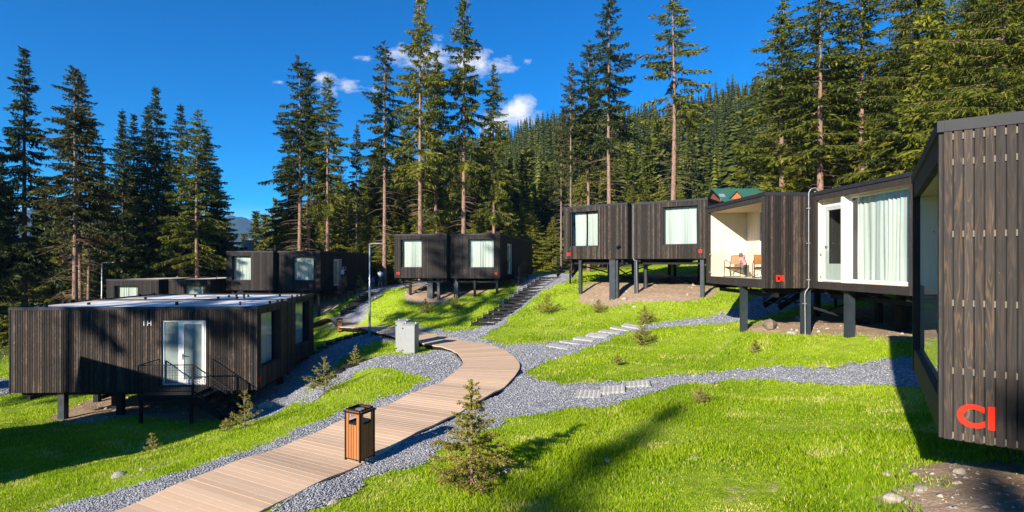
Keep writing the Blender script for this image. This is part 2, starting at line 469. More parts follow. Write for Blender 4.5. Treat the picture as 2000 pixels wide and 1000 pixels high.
# ------------------------------------------------------------------ mesh helpers
class MB:
    """collects quads / polygons with a tone per face and builds ONE mesh object"""
    def __init__(s):
        s.v = []; s.f = []; s.t = []; s.m = []; s.cm = 0

    def face(s, pts, tone=0.5):
        i = len(s.v)
        s.v.extend(tuple(p) for p in pts)
        s.f.append(tuple(range(i, i + len(pts))))
        s.t.append(tone); s.m.append(s.cm)

    def box8(s, c, tone=0.5):
        i = len(s.v)
        s.v.extend(tuple(p) for p in c)
        for f in ((0, 3, 2, 1), (4, 5, 6, 7), (0, 1, 5, 4), (1, 2, 6, 5), (2, 3, 7, 6), (3, 0, 4, 7)):
            s.f.append(tuple(i + k for k in f)); s.t.append(tone); s.m.append(s.cm)

    def box(s, x0, x1, y0, y1, z0, z1, tone=0.5):
        s.box8([(x0, y0, z0), (x1, y0, z0), (x1, y1, z0), (x0, y1, z0), (x0, y0, z1), (x1, y0, z1), (x1, y1, z1), (x0, y1, z1)], tone)

    def obox(s, o, u, n, u0, u1, w0, w1, z0, z1, tone=0.5):
        """box along horizontal unit u, outward horizontal unit n, from origin o"""
        def P(a, b, z):
            return (o[0] + u[0] * a + n[0] * b, o[1] + u[1] * a + n[1] * b, z)
        c = [P(u0, w0, z0), P(u1, w0, z0), P(u1, w1, z0), P(u0, w1, z0), P(u0, w0, z1), P(u1, w0, z1), P(u1, w1, z1), P(u0, w1, z1)]
        s.box8(c, tone)

    def bar(s, a, b, w, h=None, tone=0.5, up=(0, 0, 1)):
        """rectangular bar from a to b"""
        a, b = Vector(a), Vector(b)
        h = w if h is None else h
        d = (b - a).normalized()
        u = Vector(up)
        if abs(d.dot(u)) > 0.98:
            u = Vector((0, 1, 0))
        sx = d.cross(u).normalized() * (w / 2)
        sz = sx.cross(d).normalized() * (h / 2)
        s.box8([a - sx - sz, a + sx - sz, b + sx - sz, b - sx - sz, a - sx + sz, a + sx + sz, b + sx + sz, b - sx + sz], tone)

    def tube(s, pts, rad, n=8, tone=0.5, caps=True):
        pts = [Vector(p) for p in pts]
        if not hasattr(rad, '__len__'):
            rad = [rad] * len(pts)
        rings = []
        prev = None
        for k, p in enumerate(pts):
            d = (pts[min(k + 1, len(pts) - 1)] - pts[max(k - 1, 0)]).normalized()
            if prev is None:
                a = d.cross(Vector((0, 0, 1)) if abs(d.z) < 0.9 else Vector((1, 0, 0))).normalized()
            else:
                a = (prev - d * prev.dot(d)).normalized()
            prev = a
            b = d.cross(a)
            i = len(s.v)
            for j in range(n):
                t = 2 * math.pi * j / n
                q = p + a * (math.cos(t) * rad[k]) + b * (math.sin(t) * rad[k])
                s.v.append(tuple(q))
            rings.append(i)
        for k in range(len(rings) - 1):
            for j in range(n):
                j2 = (j + 1) % n
                s.f.append((rings[k] + j, rings[k] + j2, rings[k + 1] + j2, rings[k + 1] + j)); s.t.append(tone); s.m.append(s.cm)
        if caps:
            s.f.append(tuple(rings[0] + j for j in reversed(range(n)))); s.t.append(tone); s.m.append(s.cm)
            s.f.append(tuple(rings[-1] + j for j in range(n))); s.t.append(tone); s.m.append(s.cm)

    def lathe(s, c, prof, n=16, tone=0.5):
        s.tube([(c[0], c[1], c[2] + z) for r, z in prof], [r for r, z in prof], n, tone)

    def build(s, name, mat, parent=None, offset=None, smooth=False, bevel=0.0):
        me = bpy.data.meshes.new(name)
        v = s.v
        if offset is not None:
            v = [(a - offset[0], b - offset[1], c - offset[2]) for a, b, c in v]
        me.from_pydata(v, [], s.f)
        at = me.attributes.new('tone', 'FLOAT', 'FACE')
        at.data.foreach_set('value', np.array(s.t, dtype=np.float32))
        mats = mat if isinstance(mat, (list, tuple)) else [mat]
        for m in mats:
            me.materials.append(m)
        if len(mats) > 1:
            me.polygons.foreach_set('material_index', np.array(s.m, dtype=np.int32))
        if smooth:
            me.polygons.foreach_set('use_smooth', np.ones(len(s.f), dtype=bool))
        me.update()
        o = bpy.data.objects.new(name, me)
        COL.objects.link(o)
        if parent is not None:
            o.parent = parent
        if bevel:
            b = o.modifiers.new('bevel', 'BEVEL')
            b.width = bevel; b.segments = 2; b.limit_method = 'ANGLE'
        return o


def npmesh(name, V, Fq, tone, mat, parent=None, smooth=False, loc=None):
    """mesh from numpy: V (n,3); Fq (m,k) with k constant; tone per face"""
    me = bpy.data.meshes.new(name)
    V = np.asarray(V, dtype=np.float32); Fq = np.asarray(Fq, dtype=np.int32)
    m, k = Fq.shape
    me.vertices.add(len(V)); me.vertices.foreach_set('co', V.ravel())
    me.loops.add(m * k); me.loops.foreach_set('vertex_index', Fq.ravel())
    me.polygons.add(m)
    me.polygons.foreach_set('loop_start', np.arange(m, dtype=np.int32) * k)
    me.polygons.foreach_set('loop_total', np.full(m, k, dtype=np.int32))
    if smooth:
        me.polygons.foreach_set('use_smooth', np.ones(m, dtype=bool))
    me.update(calc_edges=True)
    if tone is not None:
        at = me.attributes.new('tone', 'FLOAT', 'FACE')
        at.data.foreach_set('value', np.asarray(tone, dtype=np.float32))
    me.materials.append(mat)
    o = bpy.data.objects.new(name, me)
    COL.objects.link(o)
    if parent is not None:
        o.parent = parent
    if loc is not None:
        o.location = loc
    return o


def tag(o, label=None, cat=None, group=None, kind=None):
    if label: o['label'] = label
    if cat: o['category'] = cat
    if group: o['group'] = group
    if kind: o['kind'] = kind
    return o


def thing(name, label, cat, loc=(0, 0, 0), rz=0.0, group=None):
    o = bpy.data.objects.new(name, None)
    COL.objects.link(o)
    o.empty_display_size = 0.3
    o.location = loc
    o.rotation_euler = (0, 0, rz)
    return tag(o, label, cat, group)


def copy_thing(root, loc, rz=0.0, scale=(1, 1, 1), label=None, group=None):
    r = root.copy(); COL.objects.link(r)
    r.location = loc; r.rotation_euler = (0, 0, rz); r.scale = scale
    if label: r['label'] = label
    if group: r['group'] = group
    for ch in root.children:
        c = ch.copy(); COL.objects.link(c); c.parent = r
        for g in ch.children:
            d = g.copy(); COL.objects.link(d); d.parent = c
    return r


# ------------------------------------------------------------------ terrain heights
def at(px, py, Y):
    return ((px - 1000) / 1000 * Y, Y, (HY - py) / 1000 * Y)


CP = [
    # left lawn and slope below the near left cabin
    (-6.5, 5.0, -3.75), (-9.5, 7.5, -4.25), (-10, 10, -4.5), (-8.3, 11.9, -4.45), (-11.3, 12.6, -4.9), (-12.3, 15.4, -5.25), (-15, 15.5, -5.4), (-17, 17, -5.5),
    (-16.4, 18.5, -5.65), (-14.2, 18.9, -5.55), (-9.8, 17.2, -5.4), (-8.0, 17.3, -5.15), (-6.9, 13.3, -4.3), (-4.9, 9.6, -3.68), (-4.9, 16.4, -3.85), (-20, 20, -5.9), (-24, 30, -6.0), (-22, 22, -5.95), (-26, 18, -6.0), (-30, 30, -6.6),
    (-8.2, 18.8, -5.1), (-7.3, 17.2, -4.75), (-6.46, 18.45, -4.35), (-5.5, 19.9, -3.85), (-9.0, 24.0, -4.75), (-7.7, 27, -4.05), (-8.6, 22, -4.9), (-11, 24, -5.3), (-14, 26, -5.6), (-18, 24, -5.8), (-10.2, 28, -4.6),
    # boardwalk line
    (-5.0, 5.5, -3.47), (-4.3, 7.0, -3.47), (-3.1, 9.4, -3.47), (-2.2, 11.4, -3.47), (-1.35, 13.2, -3.47), (-0.65, 16.6, -3.47), (-1.5, 20.2, -3.52), (-2.6, 22, -3.6), (-4.0, 23.6, -3.67), (-5.6, 26.2, -3.75), (-7.2, 29.3, -3.9), (-10.5, 34, -4.2), (-15, 38, -4.65),
    (-3.9, 21, -3.7),
    # right meadow
    (-0.55, 7.2, -3.13), (1.7, 5.6, -2.75), (-1.5, 5.0, -3.2), (4.4, 4.9, -2.38), (3.5, 8.7, -2.95), (1.0, 9.3, -3.15), (4.0, 6.7, -2.6), (5.6, 7.5, -2.55), (6.5, 13, -2.92), (3.75, 12.5, -3.12), (1.3, 12.8, -3.32), (9.0, 11.9, -2.6), (6.0, 6.0, -2.35), (9, 8, -2.3), (2, 2.5, -2.5), (-2, 2.5, -3.0), (6, 2, -1.9),
    (1.6, 15.9, -3.3), (6.9, 17.3, -2.85), (5.2, 20, -3.05), (8.8, 13.6, -2.5), (9.9, 14.9, -2.17), (9.4, 16.4, -2.28), (8.0, 17.6, -2.35), (12, 14, -2.05), (14, 18, -1.9), (13, 10, -2.1),
    (0.9, 18, -3.4), (3.4, 21.6, -3.2), (7.1, 23.7, -2.78), (9.8, 23.3, -2.4), (12.2, 24.4, -1.9), (15, 24, -1.6), (2.3, 23.4, -3.0), (5.2, 28, -2.18), (3.84, 29.3, -1.9), (9.4, 25.5, -1.85), (7.0, 27, -1.75), (6, 30, -1.45), (9, 31, -1.2), (9, 36, -1.0),
    # stair slope and upper terrace
    (-1.75, 27.2, -3.5), (3.05, 36, -1.0), (0.6, 31.6, -2.35), (-3.5, 31, -3.3), (-5.7, 35, -2.66), (-4.2, 36, -2.3), (0, 40, -1.35), (2, 45, -1.2), (-8.2, 36, -2.25), (-9.5, 38.5, -2.5), (-10.8, 45, -2.25), (-11, 42, -2.3), (-11.2, 35, -3.7), (-7.5, 31.5, -3.7), (-14, 37.6, -4.5),
    (-14.3, 46, -2.5), (-15.5, 41.2, -3.7), (-21, 40, -4.2), (-24, 38, -4.6), (-30, 40, -5.3), (-27, 50, -5.0), (-40, 45, -7), (-45, 30, -7.5), (0, 55, -1.0), (-10, 55, -2.3), (-25, 60, -5.5), (-45, 60, -8), (8, 50, -0.8), (20, 45, 0.5), (18, 32, -0.6), (25, 25, 0.2), (20, 15, -0.9), (25, 5, -0.5), (15, 0, -1.2), (30, 50, 2.5),
    (-12, 0, -3.9), (0, -8, -2.9), (-20, 5, -5.2), (-25, 10, -5.6), (20, -10, -0.8), (-20, -15, -4.5), (-40, 10, -7), (40, 20, 2.5), (40, -10, 1.5), (-40, -15, -6.5), (15, 60, 0.2), (40, 60, 5),
]
CPa = np.array(CP, dtype=float)


def _tps_fit(P, lam=0.02):
    n = len(P)
    d = np.linalg.norm(P[:, None, :2] - P[None, :, :2], axis=2)
    K = np.where(d > 0, d * d * np.log(d + 1e-9), 0.0) + lam * np.eye(n)
    Q = np.c_[np.ones(n), P[:, :2]]
    A = np.block([[K, Q], [Q.T, np.zeros((3, 3))]])
    return np.linalg.solve(A, np.r_[P[:, 2], np.zeros(3)])


_W = _tps_fit(CPa)


def tps(X, Y):
    X = np.asarray(X, float); Y = np.asarray(Y, float)
    sh = X.shape
    x, y = X.ravel(), Y.ravel()
    out = np.zeros(len(x))
    for i in range(0, len(x), 20000):
        xs, ys = x[i:i + 20000], y[i:i + 20000]
        d2 = (xs[:, None] - CPa[None, :, 0]) ** 2 + (ys[:, None] - CPa[None, :, 1]) ** 2
        out[i:i + 20000] = (0.5 * d2 * np.log(d2 + 1e-12)) @ _W[:len(CPa)] + _W[-3] + _W[-2] * xs + _W[-1] * ys
    return out.reshape(sh)


def sstep(a, b, x):
    t = np.clip((x - a) / (b - a), 0, 1)
    return t * t * (3 - 2 * t)


RIDGE_A = [-3.2, -1.2, -0.55, -0.42, -0.32, -0.24, -0.12, 0.0, 0.06, 0.2, 0.3, 0.45, 0.6, 0.9, 1.3, 3.2]
RIDGE_T = [-0.02, -0.03, -0.03, 0.02, 0.06, 0.11, 0.17, 0.20, 0.225, 0.235, 0.235, 0.275, 0.29, 0.30, 0.28, 0.05]


def height(X, Y):
    X = np.asarray(X, float); Y = np.asarray(Y, float)
    r = np.hypot(X, Y - 10)
    a = np.arctan2(X, np.maximum(Y, -1e9) + 1e-9)
    near = tps(np.clip(X, -48, 48), np.clip(Y, -18, 66))
    rr = np.hypot(X, Y)
    t = np.interp(a, RIDGE_A, RIDGE_T)
    base = np.interp(a, [-3.2, -1.0, -0.5, -0.2, 0.2, 0.8, 3.2], [-6, -9, -8, -4, 0, 3, 0])
    top = t * 335 * np.cos(np.clip(a, -1.4, 1.4))
    far = base + (top - base) * sstep(60, 340, rr) - np.maximum(rr - 340, 0) * 0.10
    far = far + 3.0 * np.sin(X * 0.021 + 1.0) * np.sin(Y * 0.017) * sstep(90, 200, rr)
    w = sstep(50, 85, r)
    z = near * (1 - w) + far * w
    bump = 0.035 * np.sin(X * 1.7 + 0.6 * Y) * np.sin(Y * 1.3 - 0.4 * X) + 0.02 * np.sin(X * 3.9) * np.sin(Y * 4.3 + 1)
    return z + bump


def hz(x, y):
    return float(height(np.array([x]), np.array([y]))[0])


def ground_at(px, py, y0=3.0, y1=70.0):
    """where the sight line through a photo pixel meets the terrain (used to read positions off the survey photo)"""
    Y = np.linspace(y0, y1, 1400)
    X = (px - 1000) / 1000 * Y
    Z = (HY - py) / 1000 * Y
    below = Z < height(X, Y)
    i = int(np.argmax(below)) if below.any() else len(Y) - 1
    return X[i], Y[i], hz(X[i], Y[i])


def inpoly(px, py, poly):
    px = np.asarray(px); py = np.asarray(py)
    ins = np.zeros(px.shape, dtype=bool)
    n = len(poly)
    j = n - 1
    for i in range(n):
        xi, yi = poly[i]; xj, yj = poly[j]
        c = ((yi > py) != (yj > py)) & (px < (xj - xi) * (py - yi) / ((yj - yi) + 1e-12) + xi)
        ins ^= c
        j = i
    return ins


def proj(X, Y, Z):
    Y = np.maximum(Y, 0.3)
    return 1000 + X / Y * 1000, HY - Z / Y * 1000


def W2(pts, ymax=60):
    """survey outline (photo pixels) to ground polygon in metres"""
    return [ground_at(px, py, 3.0, ymax)[:2] for px, py in pts]
# ------------------------------------------------------------------ ground zones (outlines in survey pixels, turned into ground polygons)
GR_LEFT = W2([(-60, 1060), (122, 988), (315, 935), (420, 900), (560, 851), (675, 802), (720, 788), (768, 772), (812, 757), (832, 744), (808, 732), (772, 722), (738, 717),
              (700, 728), (655, 756), (625, 778), (598, 790), (575, 785), (650, 735), (700, 712), (726, 700), (772, 697), (824, 692), (856, 684), (852, 674), (880, 668), (925, 690), (930, 715), (900, 750), (780, 810), (600, 880), (260, 1060)])
GR_HOUSE = W2([(830, 655), (716, 646), (660, 668), (600, 700), (560, 730), (520, 745), (480, 800), (500, 822), (545, 806), (590, 775), (640, 724), (700, 682), (730, 668), (790, 668)])
GR_RIGHT = W2([(480, 1060), (616, 1003), (708, 948), (768, 924), (824, 906), (900, 872), (975, 826), (1050, 810), (1140, 800), (1220, 785), (1300, 762), (1350, 750), (1450, 745), (1600, 749), (1750, 755), (1800, 762),
               (1830, 762), (1830, 702), (1780, 697), (1730, 702), (1680, 712), (1600, 720), (1500, 720), (1400, 727), (1300, 735), (1200, 745), (1115, 755), (1050, 745), (1034, 735), (1045, 717), (1110, 695), (1180, 670), (1225, 650),
               (1300, 640), (1420, 632), (1470, 626), (1540, 605), (1650, 590), (1680, 572), (1540, 568), (1475, 580), (1420, 612), (1350, 622), (1250, 635), (1160, 652), (1075, 670), (990, 675), (938, 661), (1000, 617), (1060, 570), (1118, 547),
               (1130, 536), (1060, 534), (1000, 578), (925, 645), (880, 648), (830, 640), (770, 634), (770, 645), (850, 652), (960, 690), (990, 720), (940, 775), (700, 900), (420, 1060)], 50)
GR_TERRACE = [(-12.5, 41.6), (-10.5, 41.0), (-6, 40.5), (-3, 39.5), (0.0, 37.4), (2.2, 35.0), (4.2, 35.6), (3.2, 38), (2.5, 47), (-2, 50), (-13, 49), (-13, 43)]
GR_STAIR2 = [(-12.6, 34.2), (-9.8, 34.0), (-10.2, 38), (-10.0, 42.5), (-12.6, 42.5), (-12.4, 38)]
GR_FARLEFT = W2([(-80, 735), (0, 738), (40, 742), (60, 770), (0, 773), (-80, 778)], 60)
GRAVELS = [GR_LEFT, GR_HOUSE, GR_RIGHT, GR_TERRACE, GR_STAIR2, GR_FARLEFT]

PATHC = [(-6.4, 2.6), (-5.7, 4.1), (-5.0, 5.5), (-4.3, 7.0), (-3.1, 9.4), (-2.2, 11.4), (-1.4, 13.2), (-0.86, 14.9), (-0.68, 16.6), (-0.9, 18.3), (-1.5, 20.2), (-2.6, 22.0), (-4.0, 23.9), (-5.6, 26.3), (-7.4, 29.3), (-10.0, 33.2), (-13.0, 36.2), (-17, 38.8), (-24, 41.5)]


def catmull(P, n=12):
    out = []
    P = [np.array(p, float) for p in P]
    for i in range(len(P) - 1):
        p0 = P[max(i - 1, 0)]; p1 = P[i]; p2 = P[i + 1]; p3 = P[min(i + 2, len(P) - 1)]
        for k in range(n):
            t = k / n
            out.append(0.5 * (2 * p1 + (p2 - p0) * t + (2 * p0 - 5 * p1 + 4 * p2 - p3) * t * t + (3 * p1 - p0 - 3 * p2 + p3) * t ** 3))
    out.append(P[-1])
    return np.array(out)


PC = catmull(PATHC, 16)
_seg = np.r_[0, np.cumsum(np.linalg.norm(np.diff(PC, axis=0), axis=1))]
PLEN = _seg[-1]


def path_at(s):
    x = np.interp(s, _seg, PC[:, 0]); y = np.interp(s, _seg, PC[:, 1])
    x2 = np.interp(s + 0.15, _seg, PC[:, 0]); y2 = np.interp(s + 0.15, _seg, PC[:, 1])
    x1 = np.interp(s - 0.15, _seg, PC[:, 0]); y1 = np.interp(s - 0.15, _seg, PC[:, 1])
    d = np.array([x2 - x1, y2 - y1]); d /= np.linalg.norm(d) + 1e-9
    return np.array([x, y]), d


def path_dist(X, Y):
    d = np.full(X.shape, 1e9)
    for i in range(0, len(PC), 3):
        d = np.minimum(d, (X - PC[i, 0]) ** 2 + (Y - PC[i, 1]) ** 2)
    return np.sqrt(d)


def wob(X, Y):
    return 0.10 * np.sin(X * 5.1 + Y * 2.3) + 0.07 * np.sin(X * 11.3 - Y * 7.9 + 1.3) + 0.05 * np.sin(Y * 17.1 + X * 3)


def in_gravel(X, Y):
    g = np.zeros(X.shape, dtype=bool)
    Xw, Yw = X + wob(X, Y), Y + wob(Y, X)
    for P in GRAVELS:
        g |= inpoly(Xw, Yw, P)
    return g


# bare soil: under the cabins and in worn patches
DIRT = [(W2([(1128, 588), (1140, 560), (1180, 545), (1260, 535), (1400, 535), (1400, 578), (1340, 592), (1270, 590), (1200, 600)]), 1.0),
        (W2([(1438, 648), (1520, 625), (1640, 600), (1800, 590), (1830, 640), (1810, 672), (1720, 664), (1600, 655), (1500, 652)]), 1.0),
        ([(5.9, 6.1), (7.5, 7.5), (10, 6), (8, 1), (3.6, 2.2), (3.2, 3.6), (3.5, 4.3), (3.75, 4.95), (4.3, 5.7), (5.2, 6.3), (5.6, 6.0)], 1.0),
        (W2([(90, 822), (180, 778), (500, 772), (530, 800), (440, 822), (250, 815), (150, 832)]), 0.95),
        (W2([(160, 905), (300, 850), (420, 830), (400, 850), (260, 885)]), 0.42),
        (W2([(790, 590), (800, 560), (1010, 545), (965, 566), (900, 580), (850, 596)]), 1.0),
        (W2([(130, 965), (330, 895), (420, 880), (250, 945)]), 0.45),
        (W2([(640, 1010), (720, 970), (870, 955), (900, 965), (760, 1000)]), 0.5),
        (W2([(1240, 930), (1330, 925), (1360, 950), (1250, 965)]), 0.45),
        (W2([(1560, 880), (1640, 850), (1700, 900), (1600, 930)]), 0.40),
        ([(-20, 41), (-14, 39.6), (-13, 49), (-21, 50)], 1.0)]


def dirt_at(X, Y):
    d = np.zeros(X.shape)
    for P, v in DIRT:
        acc = np.zeros(X.shape)
        for ox, oy in ((0, 0), (.35, 0), (-.35, 0), (0, .35), (0, -.35)):
            acc += inpoly(X + ox + wob(X, Y), Y + oy + wob(Y, X), P)
        d = np.maximum(d, v * acc / 5)
    d = np.maximum(d, 0.40 * (np.sin(X * 0.9 + 2.2 * np.sin(Y * 0.6)) * np.sin(Y * 1.05 + 1.7 * np.sin(X * 0.5)) > 0.93))
    return d


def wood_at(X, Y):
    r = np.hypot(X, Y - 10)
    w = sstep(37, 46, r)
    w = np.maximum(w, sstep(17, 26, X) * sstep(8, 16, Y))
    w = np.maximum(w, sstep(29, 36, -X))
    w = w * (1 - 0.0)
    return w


def graded(lo, hi, a, b, step, growth):
    xs = list(np.arange(a, b + 1e-6, step))
    s = step
    while xs[-1] < hi:
        s *= growth
        xs.append(min(xs[-1] + s, hi))
    s = step
    while xs[0] > lo:
        s *= growth
        xs.insert(0, max(xs[0] - s, lo))
    return np.array(xs)


gx = graded(-700, 900, -22, 17, 0.2, 1.09)
gy = graded(-120, 800, 2.5, 46, 0.2, 1.07)
GX, GY = np.meshgrid(gx, gy)
GZ = height(GX, GY)
nx, ny = len(gx), len(gy)
idx = np.arange(nx * ny).reshape(ny, nx)
quads = np.stack([idx[:-1, :-1], idx[:-1, 1:], idx[1:, 1:], idx[1:, :-1]], axis=-1).reshape(-1, 4)
near = (np.abs(GX) < 60) & (GY < 70) & (GY > -20)
dv = np.zeros(GX.shape)
dv[near] = dirt_at(GX[near], GY[near])
gsunk = np.zeros(GX.shape)
gsunk[near] = in_gravel(GX[near], GY[near])
ground = npmesh('meadow_ground', np.stack([GX.ravel(), GY.ravel(), (GZ).ravel()], 1), quads, None, M['ground'], smooth=True)
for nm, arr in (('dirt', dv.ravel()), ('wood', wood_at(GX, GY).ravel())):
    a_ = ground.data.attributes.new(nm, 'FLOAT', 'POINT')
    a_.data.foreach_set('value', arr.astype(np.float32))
tag(ground, 'grassy hillside meadow with bare soil under the cabins', None, None, 'structure')


# gravel walks: fine sheets a little above the soil, edges tucked under it
def gravel_sheet(name, poly, step, label):
    P = np.array(poly)
    xs = np.arange(P[:, 0].min() - 0.5, P[:, 0].max() + 0.5, step)
    ys = np.arange(P[:, 1].min() - 0.5, P[:, 1].max() + 0.5, step)
    X, Y = np.meshgrid(xs, ys)
    ins = inpoly(X + wob(X, Y), Y + wob(Y, X), poly)
    Z = height(X, Y)
    core = ins.copy()
    core[1:-1, 1:-1] = ins[1:-1, 1:-1] & ins[:-2, 1:-1] & ins[2:, 1:-1] & ins[1:-1, :-2] & ins[1:-1, 2:]
    Z = Z + np.where(core, 0.028, np.where(ins, 0.008, -0.05))
    cell = ins[:-1, :-1] | ins[1:, :-1] | ins[:-1, 1:] | ins[1:, 1:]
    id_ = np.arange(X.size).reshape(X.shape)
    q = np.stack([id_[:-1, :-1], id_[:-1, 1:], id_[1:, 1:], id_[1:, :-1]], -1)[cell]
    used = np.unique(q)
    remap = np.full(X.size, -1); remap[used] = np.arange(len(used))
    V = np.stack([X.ravel(), Y.ravel(), Z.ravel()], 1)[used]
    o = npmesh(name, V, remap[q], None, M['gravel'], smooth=True)
    return tag(o, label, None, None, 'structure')


gravel_sheet('gravel_path', GR_LEFT, 0.12, 'blue grey crushed stone along the inner side of the boardwalk')
gravel_sheet('gravel_path', GR_HOUSE, 0.13, 'crushed stone strip running down beside the near left cabin')
gravel_sheet('gravel_path', GR_RIGHT, 0.12, 'crushed stone walk branching right from the boardwalk to the cabins')
gravel_sheet('gravel_path', GR_TERRACE, 0.2, 'crushed stone terrace at the top of the long stair')
gravel_sheet('gravel_path', GR_STAIR2, 0.2, 'crushed stone bed beside the farther stair')
gravel_sheet('gravel_path', GR_FARLEFT, 0.25, 'crushed stone path at the far left edge')

# loose stones on the gravel, larger ones kept coarser with distance
OCT = np.array([(1, 0, 0), (0, 1, 0), (-1, 0, 0), (0, -1, 0), (0, 0, 1), (0, 0, -1)], float)
OF = np.array([(0, 1, 4), (1, 2, 4), (2, 3, 4), (3, 0, 4), (1, 0, 5), (2, 1, 5), (3, 2, 5), (0, 3, 5)])


def scatter_cone(n, y0, y1, k0=-1.12, k1=1.12, p=1.0):
    u = RNG.random(n)
    Y = y0 * (y1 / y0) ** (u ** p)
    K = RNG.uniform(k0, k1, n)
    return K * Y, Y


def rocks_np(X, Y, Z, S, flat=0.6):
    n = len(X)
    V = OCT[None] * RNG.uniform(0.55, 1.25, (n, 6, 1))
    V = V + RNG.uniform(-0.25, 0.25, (n, 6, 3))
    a = RNG.uniform(0, 6.28, n); c, s = np.cos(a), np.sin(a)
    Vx = V[..., 0] * c[:, None] - V[..., 1] * s[:, None]
    Vy = V[..., 0] * s[:, None] + V[..., 1] * c[:, None]
    Vz = V[..., 2] * flat
    V = np.stack([Vx, Vy, Vz], -1) * S[:, None, None]
    V[..., 0] += X[:, None]; V[..., 1] += Y[:, None]; V[..., 2] += Z[:, None]
    Fc = OF[None] + (np.arange(n) * 6)[:, None, None]
    return V.reshape(-1, 3), Fc.reshape(-1, 3)


X, Y = scatter_cone(420000, 4.2, 44)
g = in_gravel(X, Y) & (path_dist(X, Y) > 0.97)
X, Y = X[g], Y[g]
S = RNG.uniform(0.009, 0.023, len(X)) * np.maximum(1, Y / 10)
S = np.minimum(S, 0.045)
V, Fc = rocks_np(X, Y, height(X, Y) + 0.03 + S * 0.15, S)
tone = np.repeat(np.clip(RNG.beta(2, 2.2, len(X)), 0, 1), 8)
o = npmesh('loose_gravel', V, Fc, tone, M['stone'])
tag(o, 'loose blue grey crushed stones covering the walks', 'gravel', None, 'stuff')

# pale stones lying in the grass: each one its own thing
def boulder(name, label, x, y, r, flat=0.55, group=None, mat='rock', seed=0):
    rg = random.Random(seed)
    m = MB()
    n, k = 12, 7
    ph = [rg.uniform(0, 6.28) for _ in range(6)]
    ring = []
    for i in range(k + 1):
        th = math.pi * i / k
        row = []
        for j in range(n):
            a = 2 * math.pi * j / n
            rr = 1 + 0.20 * math.sin(2 * a + ph[0]) + 0.14 * math.sin(3 * a + ph[1] + th) + 0.10 * math.sin(3 * th + ph[2]) + rg.uniform(-0.06, 0.06)
            row.append((rr * r * math.sin(th) * math.cos(a), rr * r * 0.8 * math.sin(th) * math.sin(a), r * flat * math.cos(th) * (1 + 0.1 * math.sin(a + ph[3]))))
        ring.append(row)
    for i in range(k):
        for j in range(n):
            j2 = (j + 1) % n
            m.face([ring[i][j], ring[i + 1][j], ring[i + 1][j2], ring[i][j2]], rg.random())
    o = m.build(name, M[mat])
    o.location = (x, y, hz(x, y) + r * flat * 0.25)
    o.rotation_euler = (0, 0, rg.uniform(0, 6.28))
    return tag(o, label, 'rock', group)


# grass blades
def blades(name, N, y0, y1, h0, label, wmul=1.0, p=1.0, seed=1):
    X, Y = scatter_cone(N, y0, y1, p=p)
    ok = ~in_gravel(X, Y) & (path_dist(X, Y) > 1.02)
    d = dirt_at(X, Y)
    ok &= (RNG.random(len(X)) > d * 1.25)
    w = wood_at(X, Y)
    ok &= RNG.random(len(X)) > w * 0.9
    patch = np.sin(X * 1.3 + 2 * np.sin(Y * 0.8)) * np.sin(Y * 1.1 + 1.5 * np.sin(X * 0.9))
    ok &= RNG.random(len(X)) > 0.35 * (patch > 0.6)
    X, Y, patch = X[ok], Y[ok], patch[ok]
    n = len(X)
    Z = height(X, Y)
    sc = np.maximum(1.0, Y / 10.0)
    tall = 1 + 0.35 * np.sin(X * 0.8 + Y * 0.5) * np.sin(Y * 1.4 - X * 0.3) - 0.25 * (patch > 0.5)
    H = h0 * RNG.uniform(0.5, 1.35, n) * tall * np.minimum(1 + (sc - 1) * 0.25, 1.6)
    wd = 0.0045 * RNG.uniform(0.7, 1.5, n) * sc * wmul
    a = RNG.uniform(0, 6.283, n)
    lean = RNG.uniform(0.05, 0.55, n)
    la = RNG.uniform(0, 6.283, n)
    ux, uy = np.cos(a), np.sin(a)
    lx, ly = np.cos(la) * lean, np.sin(la) * lean
    b = np.stack([X, Y, Z - 0.01], -1)
    u = np.stack([ux, uy, np.zeros(n)], -1) * wd[:, None]
    l1 = np.stack([lx * 0.35, ly * 0.35, np.full(n, 0.6)], -1) * H[:, None]
    l2 = np.stack([lx, ly, np.full(n, 1.0)], -1) * H[:, None]
    V = np.stack([b - u, b + u, b + l1 + u * 0.8, b + l2, b + l1 - u * 0.8], 1).reshape(-1, 3)
    base = (np.arange(n) * 5)[:, None]
    Fc = np.concatenate([base + np.array([[0, 1, 2, 4]]), base + np.array([[4, 2, 3, 3]])], 0)
    quad = base + np.array([[0, 1, 2, 4]])
    tri = base + np.array([[4, 2, 3]])
    # one ngon of five corners per blade keeps the mesh light
    Fc = base + np.array([[0, 1, 2, 3, 4]])
    big = 0.5 + 0.22 * np.sin(X * 0.7 + 1.1 * np.sin(Y * 0.9)) * np.sin(Y * 0.8 + X * 0.2) + 0.10 * np.sin(X * 3.1) * np.sin(Y * 2.7)
    tn = np.clip(big - 0.05 + RNG.normal(0, 0.19, n), 0, 0.93)
    dn = np.sin(X * 1.9 + 1.3 * np.sin(Y * 2.3)) * np.sin(Y * 2.1 + 1.7 * np.sin(X * 1.2 + 0.5)) + 0.4 * np.sin(X * 6.1 + Y) * np.sin(Y * 5.3 - X)
    dry = RNG.random(n) < 0.04 + 0.75 * np.clip(dn - 0.38, 0, 0.8) + 0.08 * (patch > 0.3)
    tn = np.where(dry, 1.0, tn)
    o = npmesh(name, V, Fc, tn, M['blade'])
    return tag(o, label, 'grass', None, 'stuff')


blades('meadow_grass', 900000, 3.9, 46, 0.060, 'bright yellow green grass covering the slopes between the paths', 0.95, p=0.85)

